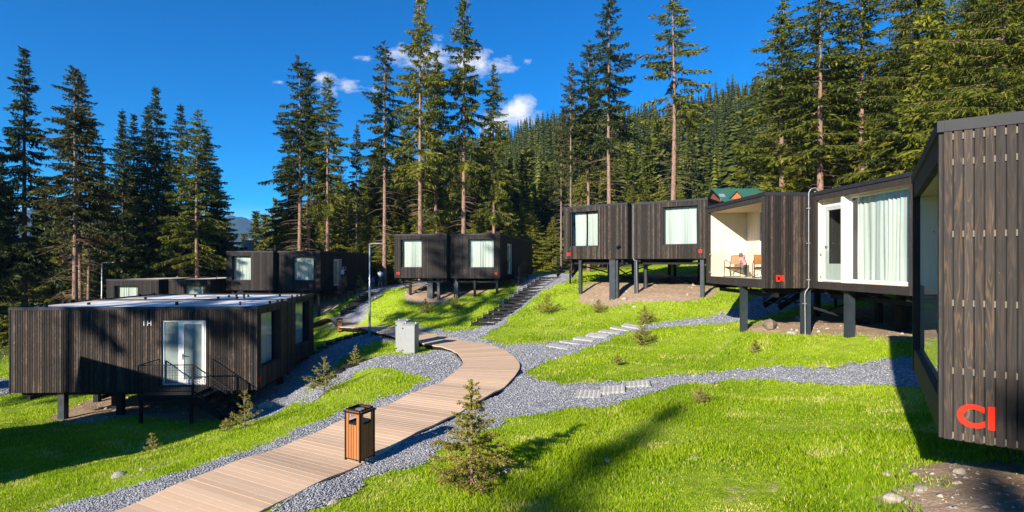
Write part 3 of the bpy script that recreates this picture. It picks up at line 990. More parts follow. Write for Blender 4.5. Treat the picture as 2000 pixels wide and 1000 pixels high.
# ------------------------------------------------------------------ boardwalk
bw = thing('boardwalk', 'curving timber boardwalk of pinkish cross planks laid through the gravel', 'boardwalk', (0, 0, 0))
dk = MB(); ed = MB()
s = 0.05
HW = 0.93
while s < PLEN - 0.2:
    w = 0.120
    (p0, d0), (p1, d1) = path_at(s + 0.003), path_at(s + w - 0.004)
    n0 = np.array([-d0[1], d0[0]]); n1 = np.array([-d1[1], d1[0]])
    a, b, c, e = p0 + n0 * HW, p0 - n0 * HW, p1 - n1 * HW, p1 + n1 * HW
    zc = hz(*((p0 + p1) / 2)) * 0.0 + float(np.interp(s, [0, 30, 60], [0, 0, 0]))
    za = hz(*p0) + 0.135; zb = hz(*p1) + 0.135
    jz = RNG.uniform(-0.0015, 0.0015)
    dk.box8([(a[0], a[1], za - 0.035), (b[0], b[1], za - 0.035), (c[0], c[1], zb - 0.035), (e[0], e[1], zb - 0.035), (a[0], a[1], za + jz), (b[0], b[1], za + jz), (c[0], c[1], zb + jz), (e[0], e[1], zb + jz)], float(0.2 + 0.6 * RNG.random()))
    s += w
for sd in (-1, 1):
    s = 0.05
    while s < PLEN - 0.4:
        (p0, d0), (p1, d1) = path_at(s), path_at(s + 0.35)
        n0 = np.array([-d0[1], d0[0]]); n1 = np.array([-d1[1], d1[0]])
        q0 = p0 + n0 * (HW - 0.05) * sd; q1 = p1 + n1 * (HW - 0.05) * sd
        ed.bar((q0[0], q0[1], hz(*p0) + 0.03), (q1[0], q1[1], hz(*p1) + 0.03), 0.05, 0.135)
        s += 0.35
    ed.build('edge_joist', M['black_steel'], bw)
    ed = MB()
dk.build('deck_boards', M['boards'], bw)
# ------------------------------------------------------------------ cabins
PITCH, SW, ST = 0.0815, 0.0615, 0.026


def wall_panel(back, slats, o, u, n, L, z0, z1, openings=(), pitch=PITCH, sw=SW, thick=0.10, trim=True, rng=None, slats_on=True):
    """backing pierced by the openings, with vertical boards on the outside; o,u,n are 2-D (origin, along, outward)"""
    rng = rng or random
    xs = sorted({0.0, L, *[a for a, _, _, _ in openings], *[b for _, b, _, _ in openings]})
    for a, b in zip(xs[:-1], xs[1:]):
        cuts = sorted([(za, zb) for (ua, ub, za, zb) in openings if ua < (a + b) / 2 < ub])
        z = z0
        for za, zb in cuts:
            if za > z + 1e-4:
                back.obox(o, u, n, a, b, -thick, 0.0, z, za)
            z = zb
        if z < z1 - 1e-4:
            back.obox(o, u, n, a, b, -thick, 0.0, z, z1)
    if not slats_on:
        return
    k = int(L / pitch)
    off = (L - (k * pitch - (pitch - sw))) / 2
    tones = None
    for i in range(k):
        a = off + i * pitch; b = a + sw
        t = rng.random() ** 1.25
        cuts = sorted([(za, zb) for (ua, ub, za, zb) in openings if ua < b and ub > a])
        z = z0
        ext = ST + rng.uniform(-0.0015, 0.0015)
        for za, zb in cuts:
            if za > z + 0.01:
                slats.obox(o, u, n, a, b, 0.003, ext, z, za, t)
            z = max(z, zb)
        if z < z1 - 0.01:
            slats.obox(o, u, n, a, b, 0.003, ext, z, z1, t)


def curtain_mesh(x0, x1, z0, z1, y, amp=0.035, period=0.13, gather=0.0, seed=0):
    m = MB()
    rg = random.Random(seed)
    n = max(12, int((x1 - x0) / 0.016))
    ph = rg.uniform(0, 6)
    rows = 8
    grid = []
    xc = (x0 + x1) / 2
    for r in range(rows + 1):
        tz = r / rows
        z = z1 + (z0 - z1) * tz
        row = []
        for i in range(n + 1):
            x = x0 + (x1 - x0) * i / n
            w = math.sin(2 * math.pi * x / period + ph + 2.2 * math.sin(x * 4.1 + seed) + 1.1 * math.sin(x * 9.7 + 2 * seed + 0.8 * tz)) * (0.65 + 0.5 * math.sin(x * 6.3 + seed * 1.7)) + 0.4 * math.sin(2 * math.pi * x / (period * 2.3) + 1 + 0.5 * tz)
            a = amp * (0.55 + 0.45 * tz)
            xx = x + (xc - x) * gather * (1 - abs(2 * tz - 1) if False else tz) * 0.5
            row.append((xx + 0.006 * math.sin(tz * 5 + x * 9), y + a * w, z + 0.006 * math.sin(x * 30)))
        grid.append(row)
    for r in range(rows):
        for i in range(n):
            m.face([grid[r][i], grid[r + 1][i], grid[r + 1][i + 1], grid[r][i + 1]])
    return m


def text_obj(name, body, size, mat, parent, loc, rot, extrude=0.003, bold=0.012, space=1.0):
    c = bpy.data.curves.new(name, 'FONT')
    c.body = body
    c.size = size
    c.extrude = extrude
    c.offset = bold * size
    c.space_character = space
    c.align_x = 'CENTER'; c.align_y = 'CENTER'
    c.materials.append(mat)
    tmp = bpy.data.objects.new(name + '_curve', c)
    COL.objects.link(tmp)
    bpy.context.view_layer.update()
    me = bpy.data.meshes.new_from_object(tmp.evaluated_get(bpy.context.evaluated_depsgraph_get()))
    bpy.data.objects.remove(tmp)
    me.name = name
    o = bpy.data.objects.new(name, me)
    COL.objects.link(o)
    o.parent = parent
    o.location = loc
    o.rotation_euler = rot
    return o


FRONT_ROT = (R(90), 0, 0)            # text reads on a wall whose outward normal is -y
RIGHT_ROT = (R(90), 0, R(90))        # outward normal +x
LEFT_ROT = (R(90), 0, R(-90))        # outward normal -x


def window_part(root, x0, x1, z0, z1, yf, mode='full', seed=0, two=False, hang=0.0):
    """frame > pane; curtain beside it"""
    fr = MB()
    d0, d1 = yf + 0.10, yf + 0.16
    t = 0.045
    # deep dark reveal boards set just inside the hole
    fr.box(x0, x0 + 0.012, yf - 0.024, d1, z0, z1); fr.box(x1 - 0.012, x1, yf - 0.024, d1, z0, z1)
    fr.box(x0 + 0.012, x1 - 0.012, yf - 0.024, d1, z1 - 0.012, z1); fr.box(x0 + 0.012, x1 - 0.012, yf - 0.03, d1, z0, z0 + 0.012)
    a0, a1, b0, b1 = x0 + 0.013, x1 - 0.013, z0 + 0.013, z1 - 0.013
    fr.box(a0, a0 + t, d0, d1 - 0.002, b0, b1); fr.box(a1 - t, a1, d0, d1 - 0.002, b0, b1)
    fr.box(a0 + t, a1 - t, d0, d1 - 0.002, b0, b0 + t); fr.box(a0 + t, a1 - t, d0, d1 - 0.002, b1 - t, b1)
    f = fr.build('window', M['fascia'], root)
    g = MB()
    g.face([(a0 + t, d0 + 0.03, b0 + t), (a1 - t, d0 + 0.03, b0 + t), (a1 - t, d0 + 0.03, b1 - t), (a0 + t, d0 + 0.03, b1 - t)])
    g.build('pane', M['glass'], f)
    cz0, cz1 = z0 + 0.03, z1 - 0.03
    w = x1 - x0
    yy = yf + 0.30
    if mode == 'full':
        curtain_mesh(x0 - 0.05, x1 + 0.05, z0 - 0.1, z1 + 0.05, yy, seed=seed).build('curtain', M['curtain'], root, smooth=True)
    elif mode == 'open_left':
        curtain_mesh(x0 + w * 0.10, x1 + 0.05, z0 - 0.1, z1 + 0.05, yy, seed=seed).build('curtain', M['curtain'], root, smooth=True)
    elif mode == 'open_right':
        curtain_mesh(x0 - 0.05, x1 - w * 0.09, z0 - 0.1, z1 + 0.05, yy, seed=seed).build('curtain', M['curtain'], root, smooth=True)
    elif mode == 'split':
        curtain_mesh(x0 + w * 0.10, x0 + w * 0.50, z0 - 0.1, z1 - 0.08, yy, seed=seed, gather=0.06).build('curtain', M['curtain'], root, smooth=True)
        curtain_mesh(x0 + w * 0.56, x1 + 0.05, z0 - 0.1, z1 - 0.08, yy, seed=seed + 3, gather=0.0).build('curtain', M['curtain'], root, smooth=True)
    return f


def shell(root, x0, x1, y0, y1, H,  front_open=(), left_open=(), right_open=(), loggia=None, seed=0, mats=('slat', 'backing'), roof_mat='membrane', sheet=False, no_front_slats=False):
    """one box of a cabin: four clad walls, floor, roof with metal fascia"""
    rg = random.Random(seed)
    back, sl = MB(), MB()
    zt = H - 0.11
    sw, pt_ = (0.0592, 0.0728) if mats[0] == 'slat_near' else (SW, PITCH)
    if loggia is None:
        wall_panel(back, sl, (x0, y0), (1, 0), (0, -1), x1 - x0, 0.0, zt, [(a - x0, b - x0, c, d) for a, b, c, d in front_open], rng=rg, sw=sw, pitch=pt_)
    yb = y0 + (0.10 if loggia is None else 0.0)
    Ls = y1 - yb - 0.10
    wall_panel(back, sl, (x1, yb), (0, 1), (1, 0), Ls, 0.0, zt, [(a - yb, b - yb, c, d) for a, b, c, d in right_open], rng=rg, sw=sw, pitch=pt_)
    wall_panel(back, sl, (x0, yb + Ls), (0, -1), (-1, 0), Ls, 0.0, zt, [(yb + Ls - b, yb + Ls - a, c, d) for a, b, c, d in left_open], rng=rg, sw=sw, pitch=pt_)
    wall_panel(back, sl, (x1, y1), (-1, 0), (0, 1), x1 - x0, 0.0, zt, (), rng=rg, sw=sw, pitch=pt_)
    # corner boards
    for cx, cy, sx, sy in ((x0, y0, -1, -1), (x1, y0, 1, -1), (x0, y1, -1, 1), (x1, y1, 1, 1)):
        if loggia is not None and sy == -1:
            continue
        sl.box(min(cx, cx + sx * 0.024), max(cx, cx + sx * 0.024), min(cy, cy + sy * 0.024), max(cy, cy + sy * 0.024), 0.0, zt, rg.random())
    w = back.build('wall', M[mats[1]], root)
    sl.build('cladding', M[mats[0]], w)
    fl = MB()
    fl.box(x0 + 0.101, x1 - 0.101, y0 + 0.101, y1 - 0.101, -0.02, 0.16)
    fl.build('floor_slab', M['backing'], root)
    rf = MB()
    rf.box(x0 + 0.02, x1 - 0.02, y0 + 0.02, y1 - 0.02, zt + 0.002, H - 0.05)
    r = rf.build('roof', M[roof_mat], root)
    fa = MB()
    e = 0.035
    fa.box(x0 - e, x1 + e, y0 - e, y0 + 0.019, zt + 0.003, H)
    fa.box(x0 - e, x1 + e, y1 - 0.019, y1 + e, zt + 0.003, H)
    fa.box(x0 - e, x0 + 0.019, y0 + 0.02, y1 - 0.02, zt + 0.003, H)
    fa.box(x1 - 0.019, x1 + e, y0 + 0.02, y1 - 0.02, zt + 0.003, H)
    fa.build('fascia', M['fascia'], r)
    if sheet:
        sh = MB()
        yy = y0 + 0.5
        k = 0
        while yy < y1 - 1.2:
            if rg.random() < 0.75:
                sh.box(x0 + 0.35, x1 - 0.4 - rg.random() * 0.5, yy, yy + 0.85, H - 0.046, H - 0.035 + 0.01 * rg.random())
            yy += 1.0
            k += 1
        sh.build('roof_sheet', M['white_membrane'], r)
        for i in range(16):
            cl = MB()
            cx, cy = rg.uniform(x0 + 0.1, x1 - 0.1), rg.choice([y0 + 0.1, y1 - 0.15, rg.uniform(y0, y1)])
            cl.box(cx, cx + 0.12, cy, cy + 0.05, H - 0.049, H + 0.05 + 0.04 * rg.random())
            cl.build('roof_bracket', M['black_steel'], r)
    return w


def stilt(root, inv, x, y, ztop, w=0.18, mat='steel', z0=None, brace=None):
    """square steel post; x,y in world metres"""
    zb = (hz(x, y) if z0 is None else z0) - 0.25
    m = MB()
    c = inv @ Vector((x, y, 0))
    zl = root.location.z
    m.box(c.x - w / 2, c.x + w / 2, c.y - w / 2, c.y + w / 2, zb - zl, ztop - zl)
    m.box(c.x - w / 2 - 0.05, c.x + w / 2 + 0.05, c.y - w / 2 - 0.05, c.y + w / 2 + 0.05, ztop - zl - 0.02, ztop - zl - 0.001)
    return m.build('stilt', M[mat], root)


def local_stilt(root, x, y, w=0.18, mat='steel', bot=None):
    wp = root.matrix_basis @ Vector((x, y, 0))
    zb = (hz(wp.x, wp.y) if bot is None else bot) - 0.25 - root.location.z
    m = MB()
    m.box(x - w / 2, x + w / 2, y - w / 2, y + w / 2, zb, -0.025)
    m.box(x - w / 2 - 0.05, x + w / 2 + 0.05, y - w / 2 - 0.05, y + w / 2 + 0.05, -0.045, -0.022)
    return m.build('stilt', M[mat], root)


def under_frame(root, x0, x1, y0, y1):
    m = MB()
    for x in (x0 + 0.35, x1 - 0.35):
        m.box(x - 0.06, x + 0.06, y0 + 0.15, y1 - 0.15, -0.17, -0.021)
    for k in range(4):
        y = y0 + 0.5 + (y1 - y0 - 1.0) * k / 3
        m.box(x0 + 0.15, x1 - 0.15, y - 0.05, y + 0.05, -0.30, -0.172)
    return m.build('floor_frame', M['black_steel'], root)


def brace(root, a, b, w=0.07):
    m = MB(); m.bar(a, b, w)
    return m.build('brace', M['black_steel'], root)


def door_part(root, side, xw, t0, t1, z0, z1, closed=True):
    """white framed glazed door with a fixed light beside it, in a side wall at x = xw; side = +1 outward +x or -1"""
    def bx(m, ta, tb, wa, wb, za, zb):
        a, b = (xw + side * wa, xw + side * wb)
        m.box(min(a, b), max(a, b), ta, tb, za, zb)
    fr = MB()
    d0, d1 = -0.09, -0.03
    tm = t0 + (t1 - t0) * 0.60       # mullion between leaf (t0..tm, nearer the front) and fixed light
    bx(fr, t0 + 0.003, t0 + 0.06, d0, d1, z0 + 0.003, z1 - 0.003); bx(fr, t1 - 0.06, t1 - 0.003, d0, d1, z0 + 0.003, z1 - 0.003)
    bx(fr, t0 + 0.06, t1 - 0.06, d0, d1, z1 - 0.06, z1 - 0.003); bx(fr, t0 + 0.06, t1 - 0.06, d0, d1, z0 + 0.003, z0 + 0.05)
    bx(fr, tm - 0.06, tm + 0.06, d0, d1, z0 + 0.05, z1 - 0.06)
    f = fr.build('door_frame', M['white_paint'], root, bevel=0.006)
    gl = MB()
    bx(gl, tm + 0.06, t1 - 0.06, -0.07, -0.06, z0 + 0.05, z1 - 0.06)
    gl.build('side_light', M['frosted'], f)
    lf = MB()
    a, b = t0 + 0.062, tm - 0.062
    q = 0.085
    bx(lf, a, a + q, -0.075, -0.015, z0 + 0.055, z1 - 0.065); bx(lf, b - q, b, -0.075, -0.015, z0 + 0.055, z1 - 0.065)
    bx(lf, a + q, b - q, -0.075, -0.015, z0 + 0.055, z0 + 0.055 + 0.14); bx(lf, a + q, b - q, -0.075, -0.015, z1 - 0.065 - q, z1 - 0.065)
    d = lf.build('door', M['white_paint'], root, bevel=0.005)
    gp = MB()
    bx(gp, a + q, b - q, -0.05, -0.04, z0 + 0.195, z1 - 0.065 - q)
    gp.build('pane', M['frosted'], d)
    hd = MB()
    zz = z0 + 1.02
    bx(hd, b - 0.065, b - 0.03, -0.015, -0.005, zz - 0.11, zz + 0.11)
    bx(hd, b - 0.058, b - 0.038, -0.005, 0.045, zz + 0.03, zz + 0.05)
    bx(hd, b - 0.20, b - 0.038, 0.03, 0.045, zz + 0.03, zz + 0.05)
    hd.build('handle', M['black_steel'], d)


def rail_panel(m, a, b, h=1.0, mesh=True):
    """railing between floor points a and b (same post height), black frame with wire mesh"""
    a, b = Vector(a), Vector(b)
    U = Vector((0, 0, 1))
    m.bar(a, a + U * h, 0.035); m.bar(b, b + U * h, 0.035)
    m.bar(a + U * h, b + U * h, 0.04, 0.03)
    m.bar(a + U * 0.12, b + U * 0.12, 0.03)
    if mesh:
        n = max(2, int((b - a).length / 0.09))
        for i in range(1, n):
            p = a + (b - a) * i / n
            m.bar(p + U * 0.12, p + U * h, 0.006)
        for k in range(1, 10):
            z = 0.12 + (h - 0.12) * k / 10
            m.bar(a + U * z, b + U * z, 0.006)


def porch(root, side, xw, t0, t1, depth, zf, t_end, zend, nstep=5):
    """landing outside a side door with a stair running along the wall towards the front (t_end < t0)"""
    def P(t, w, z):
        return (xw + side * w, t, z)
    pm = MB()
    w0 = 0.06
    a, b = xw + side * w0, xw + side * depth
    pm.box(min(a, b), max(a, b), t0, t1, zf - 0.05, zf)
    pm.bar(P(t0 + 0.03, w0, zf - 0.12), P(t1 - 0.03, w0, zf - 0.12), 0.05, 0.13)
    pm.bar(P(t0 + 0.03, depth - 0.03, zf - 0.12), P(t1 - 0.03, depth - 0.03, zf - 0.12), 0.05, 0.13)
    for t in (t0 + 0.08, t1 - 0.08):
        wp = root.matrix_basis @ Vector(P(t, depth - 0.08, 0))
        zb = hz(wp.x, wp.y) - root.location.z - 0.2
        pm.bar(P(t, depth - 0.08, min(zb, zf - 0.4)), P(t, depth - 0.08, zf - 0.05), 0.08)
    p = pm.build('landing', M['black_steel'], root)
    rm = MB()
    rail_panel(rm, P(t0 + 0.03, depth - 0.03, zf), P(t1 - 0.03, depth - 0.03, zf))
    rail_panel(rm, P(t1 - 0.03, depth - 0.03, zf), P(t1 - 0.03, w0 + 0.05, zf))
    rm.build('railing', M['black_steel'], p)
    for w in (depth - 0.03, w0 + 0.03):
        rm = MB()
        rail_panel(rm, P(t0, w, zf), P(t_end, w, zend))
        rm.build('railing', M['black_steel'], p)
    for w in (w0 + 0.03, depth - 0.03):
        s = MB()
        s.bar(P(t0, w, zf - 0.12), P(t_end, w, zend - 0.12), 0.04, 0.22)
        s.build('stringer', M['black_steel'], p)
    for k in range(nstep):
        f = (k + 0.6) / nstep
        t = t0 + (t_end - t0) * f; z = zf + (zend - zf) * f
        s = MB()
        s.box(min(a + side * 0.07, b - side * 0.07), max(a + side * 0.07, b - side * 0.07), t - 0.14, t + 0.14, z - 0.03, z)
        s.build('step', M['black_steel'], p)


def cabin(name, label, origin, e, z):
    rz = math.atan2(e[1], e[0])
    r = thing(name, label, 'cabin', (origin[0], origin[1], z), rz)
    r.matrix_basis = Matrix.Translation((origin[0], origin[1], z)) @ Matrix.Rotation(rz, 4, 'Z')
    return r


MH = 3.02
GRP = None
WZ0, WZ1 = 0.70, 2.70

# ---- E: the cabin on tall stilts, right of centre
cE = cabin('stilt_cabin', 'charred timber cabin on tall blue grey stilts above bare earth, red EI and EII letters', (3.05, 29.8), (0.8, -0.6), 0.18)
wl = (0.38, 2.17, WZ0, WZ1)
wr = (4.25 + 1.43, 4.25 + 3.25, WZ0, WZ1)
shell(cE, 0.0, 3.9, 0.0, 9.2, MH, front_open=[wl], seed=11)
shell(cE, 3.98, 7.95, 0.48, 9.7, MH, front_open=[wr], seed=12)
window_part(cE, wl[0], wl[1], WZ0, WZ1, 0.0, 'split', 3)
window_part(cE, wr[0], wr[1], WZ0, WZ1, 0.48, 'open_right', 5)
text_obj('lettering', 'EII', 0.25, M['red'], cE, (0.30, -0.030, 0.27), FRONT_ROT)
text_obj('lettering', 'EI', 0.25, M['red'], cE, (7.62, 0.45, 0.36), FRONT_ROT)
lt = MB()
lt.bar((3.45, -0.01, 0.62), (3.45, -0.16, 0.66), 0.05); lt.bar((3.36, -0.15, 0.60), (3.56, -0.2, 0.72), 0.09); lt.build('wall_lamp', M['black_steel'], cE)
dp = MB(); dp.tube([(4.07, 0.40, MH - 0.1), (4.07, 0.40, 0.1), (4.1, 0.40, -0.05), (4.25, 0.42, -0.12), (4.3, 0.42, -2.0)], 0.016, 6); dp.build('drainpipe', M['galv'], cE)
for (px, Y, w) in ((1131, 29.3, 0.17), (1186, 27.6, 0.34), (1205, 28.1, 0.20), (1238, 27.6, 0.19), (1261, 28.6, 0.19), (1371, 25.7, 0.18)):
    x, y = (px - 1000) / 1000 * Y, Y
    p = cE.matrix_basis.inverted() @ Vector((x, y, 0))
    local_stilt(cE, p.x, max(p.y, 0.25 if p.x < 3.9 else 0.7), w, 'steel')
for (x, y) in ((0.4, 5.0), (2.2, 5.2), (3.5, 8.6), (0.4, 8.8), (4.4, 5.0), (6.2, 5.0), (7.6, 5.2), (7.6, 9.2), (5.5, 9.2)):
    local_stilt(cE, x, y, 0.15, 'black_steel')
under_frame(cE, 0, 3.9, 0, 9.2); under_frame(cE, 3.98, 7.95, 0.48, 9.7)
brace(cE, (0.35, 0.35, -0.25), (2.4, 4.8, -1.3)); brace(cE, (4.5, 0.8, -0.5), (6.3, 4.6, -1.5)); brace(cE, (2.2, 5.0, -1.3), (0.4, 5.0, -0.2)); brace(cE, (0.4, 5.0, -1.3), (3.6, 5.0, -0.2))
porch(cE, -1, 0.0, 2.4, 4.0, 1.15, 0.02, 1.0, -0.9)

# ---- F: centre
cF = cabin('stilt_cabin', 'dark timber cabin in tree shade left of the long stair, red FI and FII letters', (-0.82 - 0.976 * 7.35, 34.2 + 0.217 * 7.35), (0.976, -0.217), -1.09)
wl = (0.42, 1.98, 0.70, 2.66); wr = (5.15, 6.95, 0.70, 2.66)
shell(cF, 0.0, 3.75, -0.45, 11.4, MH, front_open=[wl], seed=21, mats=('slat_shaded', 'backing'))
shell(cF, 3.86, 7.35, 0.0, 12.0, MH, front_open=[wr], right_open=[(2.2, 3.75, 0.22, 2.42)], seed=22, mats=('slat_shaded', 'backing'))
window_part(cF, wl[0], wl[1], wl[2], wl[3], -0.45, 'open_left', 7)
window_part(cF, wr[0], wr[1], wr[2], wr[3], 0.0, 'full', 8)
door_part(cF, 1, 7.35, 2.2, 3.75, 0.22, 2.42)
porch(cF, 1, 7.35, 2.0, 3.9, 1.2, 0.18, 0.6, -0.3, 3)
text_obj('lettering', 'FII', 0.24, M['red'], cF, (0.26, -0.48, 0.30), FRONT_ROT)
text_obj('lettering', 'FI', 0.24, M['red'], cF, (7.10, -0.03, 0.30), FRONT_ROT)
for (x, y, w, mt) in ((2.35, 0.3, 0.40, 'steel'), (3.0, 0.1, 0.17, 'steel'), (0.85, 0.2, 0.16, 'black_steel'), (4.15, 0.5, 0.30, 'steel'), (5.5, 0.4, 0.14, 'black_steel'), (7.1, 0.3, 0.16, 'black_steel'), (0.4, 6, .16, 'black_steel'), (3.4, 6, .16, 'black_steel'), (7.0, 6.5, .16, 'black_steel'), (5.2, 6.5, .16, 'black_steel')):
    local_stilt(cF, x, y, w, mt)
under_frame(cF, 0, 3.75, -0.45, 11.4); under_frame(cF, 3.86, 7.35, 0, 12)
brace(cF, (0.1, -0.1, -0.2), (0.9, 0.4, -0.9), 0.06); brace(cF, (1.0, 0.4, -1.0), (2.3, 0.4, -0.3), 0.06)

# ---- G: left of centre, with a visitor at its door
cG = cabin('stilt_cabin', 'dark timber cabin behind the near left one with a person at its open door', (-14.69 - 0.995 * 7.3, 39.2 + 0.1 * 7.3), (0.995, -0.1), -2.16)
wl = (0.42, 1.98, 0.75, 2.66); wr = (5.10, 6.80, 0.72, 2.62)
shell(cG, 0.0, 3.75, -0.45, 10.0, MH, front_open=[wl], seed=31, mats=('slat_shaded', 'backing'))
shell(cG, 3.92, 7.3, 0.0, 10.4, MH, front_open=[wr], right_open=[(2.3, 3.85, 0.22, 2.42)], seed=32, mats=('slat_shaded', 'backing'))
window_part(cG, wl[0], wl[1], wl[2], wl[3], -0.45, 'full', 9)
window_part(cG, wr[0], wr[1], wr[2], wr[3], 0.0, 'full', 10)
door_part(cG, 1, 7.3, 2.3, 3.85, 0.22, 2.42)
porch(cG, 1, 7.3, 2.1, 4.0, 1.2, 0.18, 5.4, -0.15, 3) if False else porch(cG, 1, 7.3, 2.1, 4.0, 1.2, 0.18, 0.6, -0.5, 3)
text_obj('lettering', 'G', 0.30, M['red'], cG, (0.20, -0.48, 0.28), FRONT_ROT)
text_obj('lettering', 'G', 0.30, M['red'], cG, (7.08, -0.03, 0.28), FRONT_ROT)
for (x, y) in ((0.6, 0.3), (2.0, 0.4), (3.3, 0.3), (4.4, 0.4), (6.0, 0.5), (7.0, 0.4), (0.6, 5), (3.4, 5), (6.9, 5)):
    local_stilt(cG, x, y, 0.16, 'black_steel')
under_frame(cG, 0, 3.75, -0.45, 10); under_frame(cG, 3.92, 7.3, 0, 10.4)
vp = MB(); vp.tube([(1.9, 3, MH - 0.1), (1.9, 3, MH + 0.45)], 0.09, 8); vp.tube([(1.9, 3, MH + 0.45), (1.9, 3, MH + 0.55)], 0.13, 8); vp.build('roof_vent', M['black_steel'], cG)

# ---- I: low far cabin, only its top shows over the near roof
cI = cabin('stilt_cabin', 'low dark cabin farthest left, only its top half showing over the near roof', (-30.6, 39.0), (1.0, -0.02), -4.31)
wl = (0.55, 2.35, 0.70, 2.55); wr = (5.7, 7.2, 0.70, 2.55)
shell(cI, 0.0, 3.95, -0.3, 9.0, MH, front_open=[wl], seed=41, mats=('slat_shaded', 'backing'))
shell(cI, 4.55, 7.7, 0.0, 9.4, MH, front_open=[wr], seed=42, mats=('slat_shaded', 'backing'))
window_part(cI, wl[0], wl[1], wl[2], wl[3], -0.3, 'open_left', 11)
window_part(cI, wr[0], wr[1], wr[2], wr[3], 0.0, 'full', 12)
for (x, y) in ((0.5, 0.3), (3.4, 0.3), (5.0, 0.4), (7.3, 0.4), (0.5, 8), (7.3, 8)):
    local_stilt(cI, x, y, 0.16, 'black_steel')
for xx in (7.45, 4.3):
    p = MB(); p.tube([(xx, 1.2, MH - 1.0), (xx, 1.2, MH + 0.12), (xx + 0.12, 1.2, MH + 0.18)], 0.03, 6); p.build('vent_pipe', M['galv'], cI)

# ---- H: near left cabin, door side towards us
eH = (-0.055, 0.9985)
cH = cabin('stilt_cabin', 'near left cabin with pale flat roof, white glazed door and black steel entry stair', (-9.23, 18.5), eH, -4.61)
DOOR = (1.78, 3.30, 0.20, 2.53)
wl = (0.32, 2.00, 0.72, 2.74); wr = (4.95, 6.80, 0.72, 2.74)
shell(cH, 0.0, 3.75, 0.0, 8.46, MH, front_open=[wl], left_open=[DOOR], seed=51, sheet=True)
shell(cH, 3.85, 7.5, 0.45, 8.3, MH, front_open=[wr], seed=52, sheet=True)
window_part(cH, wl[0], wl[1], wl[2], wl[3], 0.0, 'full', 13)
window_part(cH, wr[0], wr[1], wr[2], wr[3], 0.45, 'full', 14)
door_part(cH, -1, 0.0, *DOOR)
text_obj('lettering', 'H', 0.30, M['red'], cH, (0.18, -0.03, 0.32), FRONT_ROT)
text_obj('house_number', 'I H', 0.24, M['white_vinyl'], cH, (-0.032, 3.78, 2.42), LEFT_ROT)
porch(cH, -1, 0.0, 1.55, 3.35, 1.25, 0.16, 0.28, -0.72, 5)
for (x, y, w) in ((0.35, 6.95, 0.22), (1.9, 6.2, 0.2), (0.35, 4.95, 0.2), (0.35, 0.6, 0.2), (3.4, 0.5, 0.2), (3.4, 4.5, 0.2), (3.3, 7.9, 0.2), (4.3, 0.9, 0.2), (7.1, 0.9, 0.2), (7.1, 7.7, 0.2), (4.3, 7.7, 0.2)):
    local_stilt(cH, x, y, w, 'steel' if y > 6.4 and x < 1 else 'black_steel')
under_frame(cH, 0, 3.75, 0, 8.46); under_frame(cH, 3.85, 7.5, 0.45, 8.3)
vb = MB(); vb.tube([(3.2, 1.9, MH - 0.05), (3.2, 1.9, MH + 0.28), (3.22, 1.98, MH + 0.36), (3.25, 2.1, MH + 0.36), (3.26, 2.18, MH + 0.28)], 0.05, 8); vb.build('vent_pipe', M['steel'], cH)
vc = MB(); vc.tube([(0.7, 0.9, MH - 0.05), (0.7, 0.9, MH + 0.12)], 0.03, 8); vc.build('vent_pipe', M['black_steel'], cH)

# ---- J: cabin just outside the left edge of the frame, its shadow falls on the lawn and on H
cJ = cabin('stilt_cabin', 'charred timber cabin standing just left of the frame beside the lawn', (-11.6, 9.3), (-0.80, 0.60), -4.3)
shell(cJ, 0.0, 3.9, 0.0, 8.0, 3.2, seed=61)
shell(cJ, 4.0, 8.0, 0.3, 8.2, 3.2, seed=62)
for (x, y) in ((0.5, 0.5), (3.4, 0.5), (0.5, 7.5), (7.5, 0.8), (7.5, 7.6), (3.4, 7.6)):
    local_stilt(cJ, x, y, 0.2, 'black_steel')


# ---- loggia fronts (cabins D and C)
def loggia_front(root, x0, x1, y0, H, depth, d=0.22, bal=True, post=0.15, beam=0.27, sill=0.27, matb='beam', lining='ply'):
    zt = H - 0.11
    fr = MB()
    fr.box(x0 + 0.001, x0 + post, y0 - 0.02, y0 + d, 0.0, zt, 0.3); fr.box(x1 - post, x1 - 0.001, y0 - 0.02, y0 + d, 0.0, zt, 0.7)
    fr.box(x0 + post, x1 - post, y0 - 0.008, y0 + d - 0.01, zt - beam + 0.11, zt, 0.5)
    fr.box(x0 + post, x1 - post, y0 - 0.008, y0 + d - 0.01, 0.0, sill, 0.4)
    fr.build('loggia_frame', M[matb], root)
    ln = MB()
    z0, z1 = sill + 0.002, zt - beam + 0.112
    ln.box(x0 + 0.101, x0 + post - 0.003, y0 + d, y0 + depth, z0, z1)
    ln.build('side_lining', M[lining], root)
    ln = MB()
    ln.box(x1 - post + 0.003, x1 - 0.101, y0 + d, y0 + depth, z0, z1)
    ln.build('side_lining', M[lining], root)
    ce = MB(); ce.box(x0 + 0.102, x1 - 0.102, y0 + d, y0 + depth + 0.1, z1 + 0.002, z1 + 0.03); ce.build('ceiling_lining', M['ply_tan'], root)
    fl = MB(); fl.box(x0 + 0.102, x1 - 0.102, y0 + d - 0.005, y0 + depth + 0.1, sill - 0.06, sill); fl.build('loggia_floor', M['ply'], root)
    return z0, z1


# D
eD = (0.06, -0.998)
cD = cabin('stilt_cabin', 'cabin with two open timber loggias on thin stilts, red DI letters on its side', (7.70, 20.25), eD, -0.82)
AX1 = 4.15
shell(cD, 0.0, AX1, 0.0, 10.0, MH, loggia=True, seed=71, mats=('slat', 'backing'))
BX0, BX1, BY = 4.22, 7.98, 1.55
shell(cD, BX0, BX1, BY, 10.6, MH, loggia=True, seed=72)
z0, z1 = loggia_front(cD, 0.0, AX1, 0.0, MH, 1.55, d=0.10)
bw_ = MB()
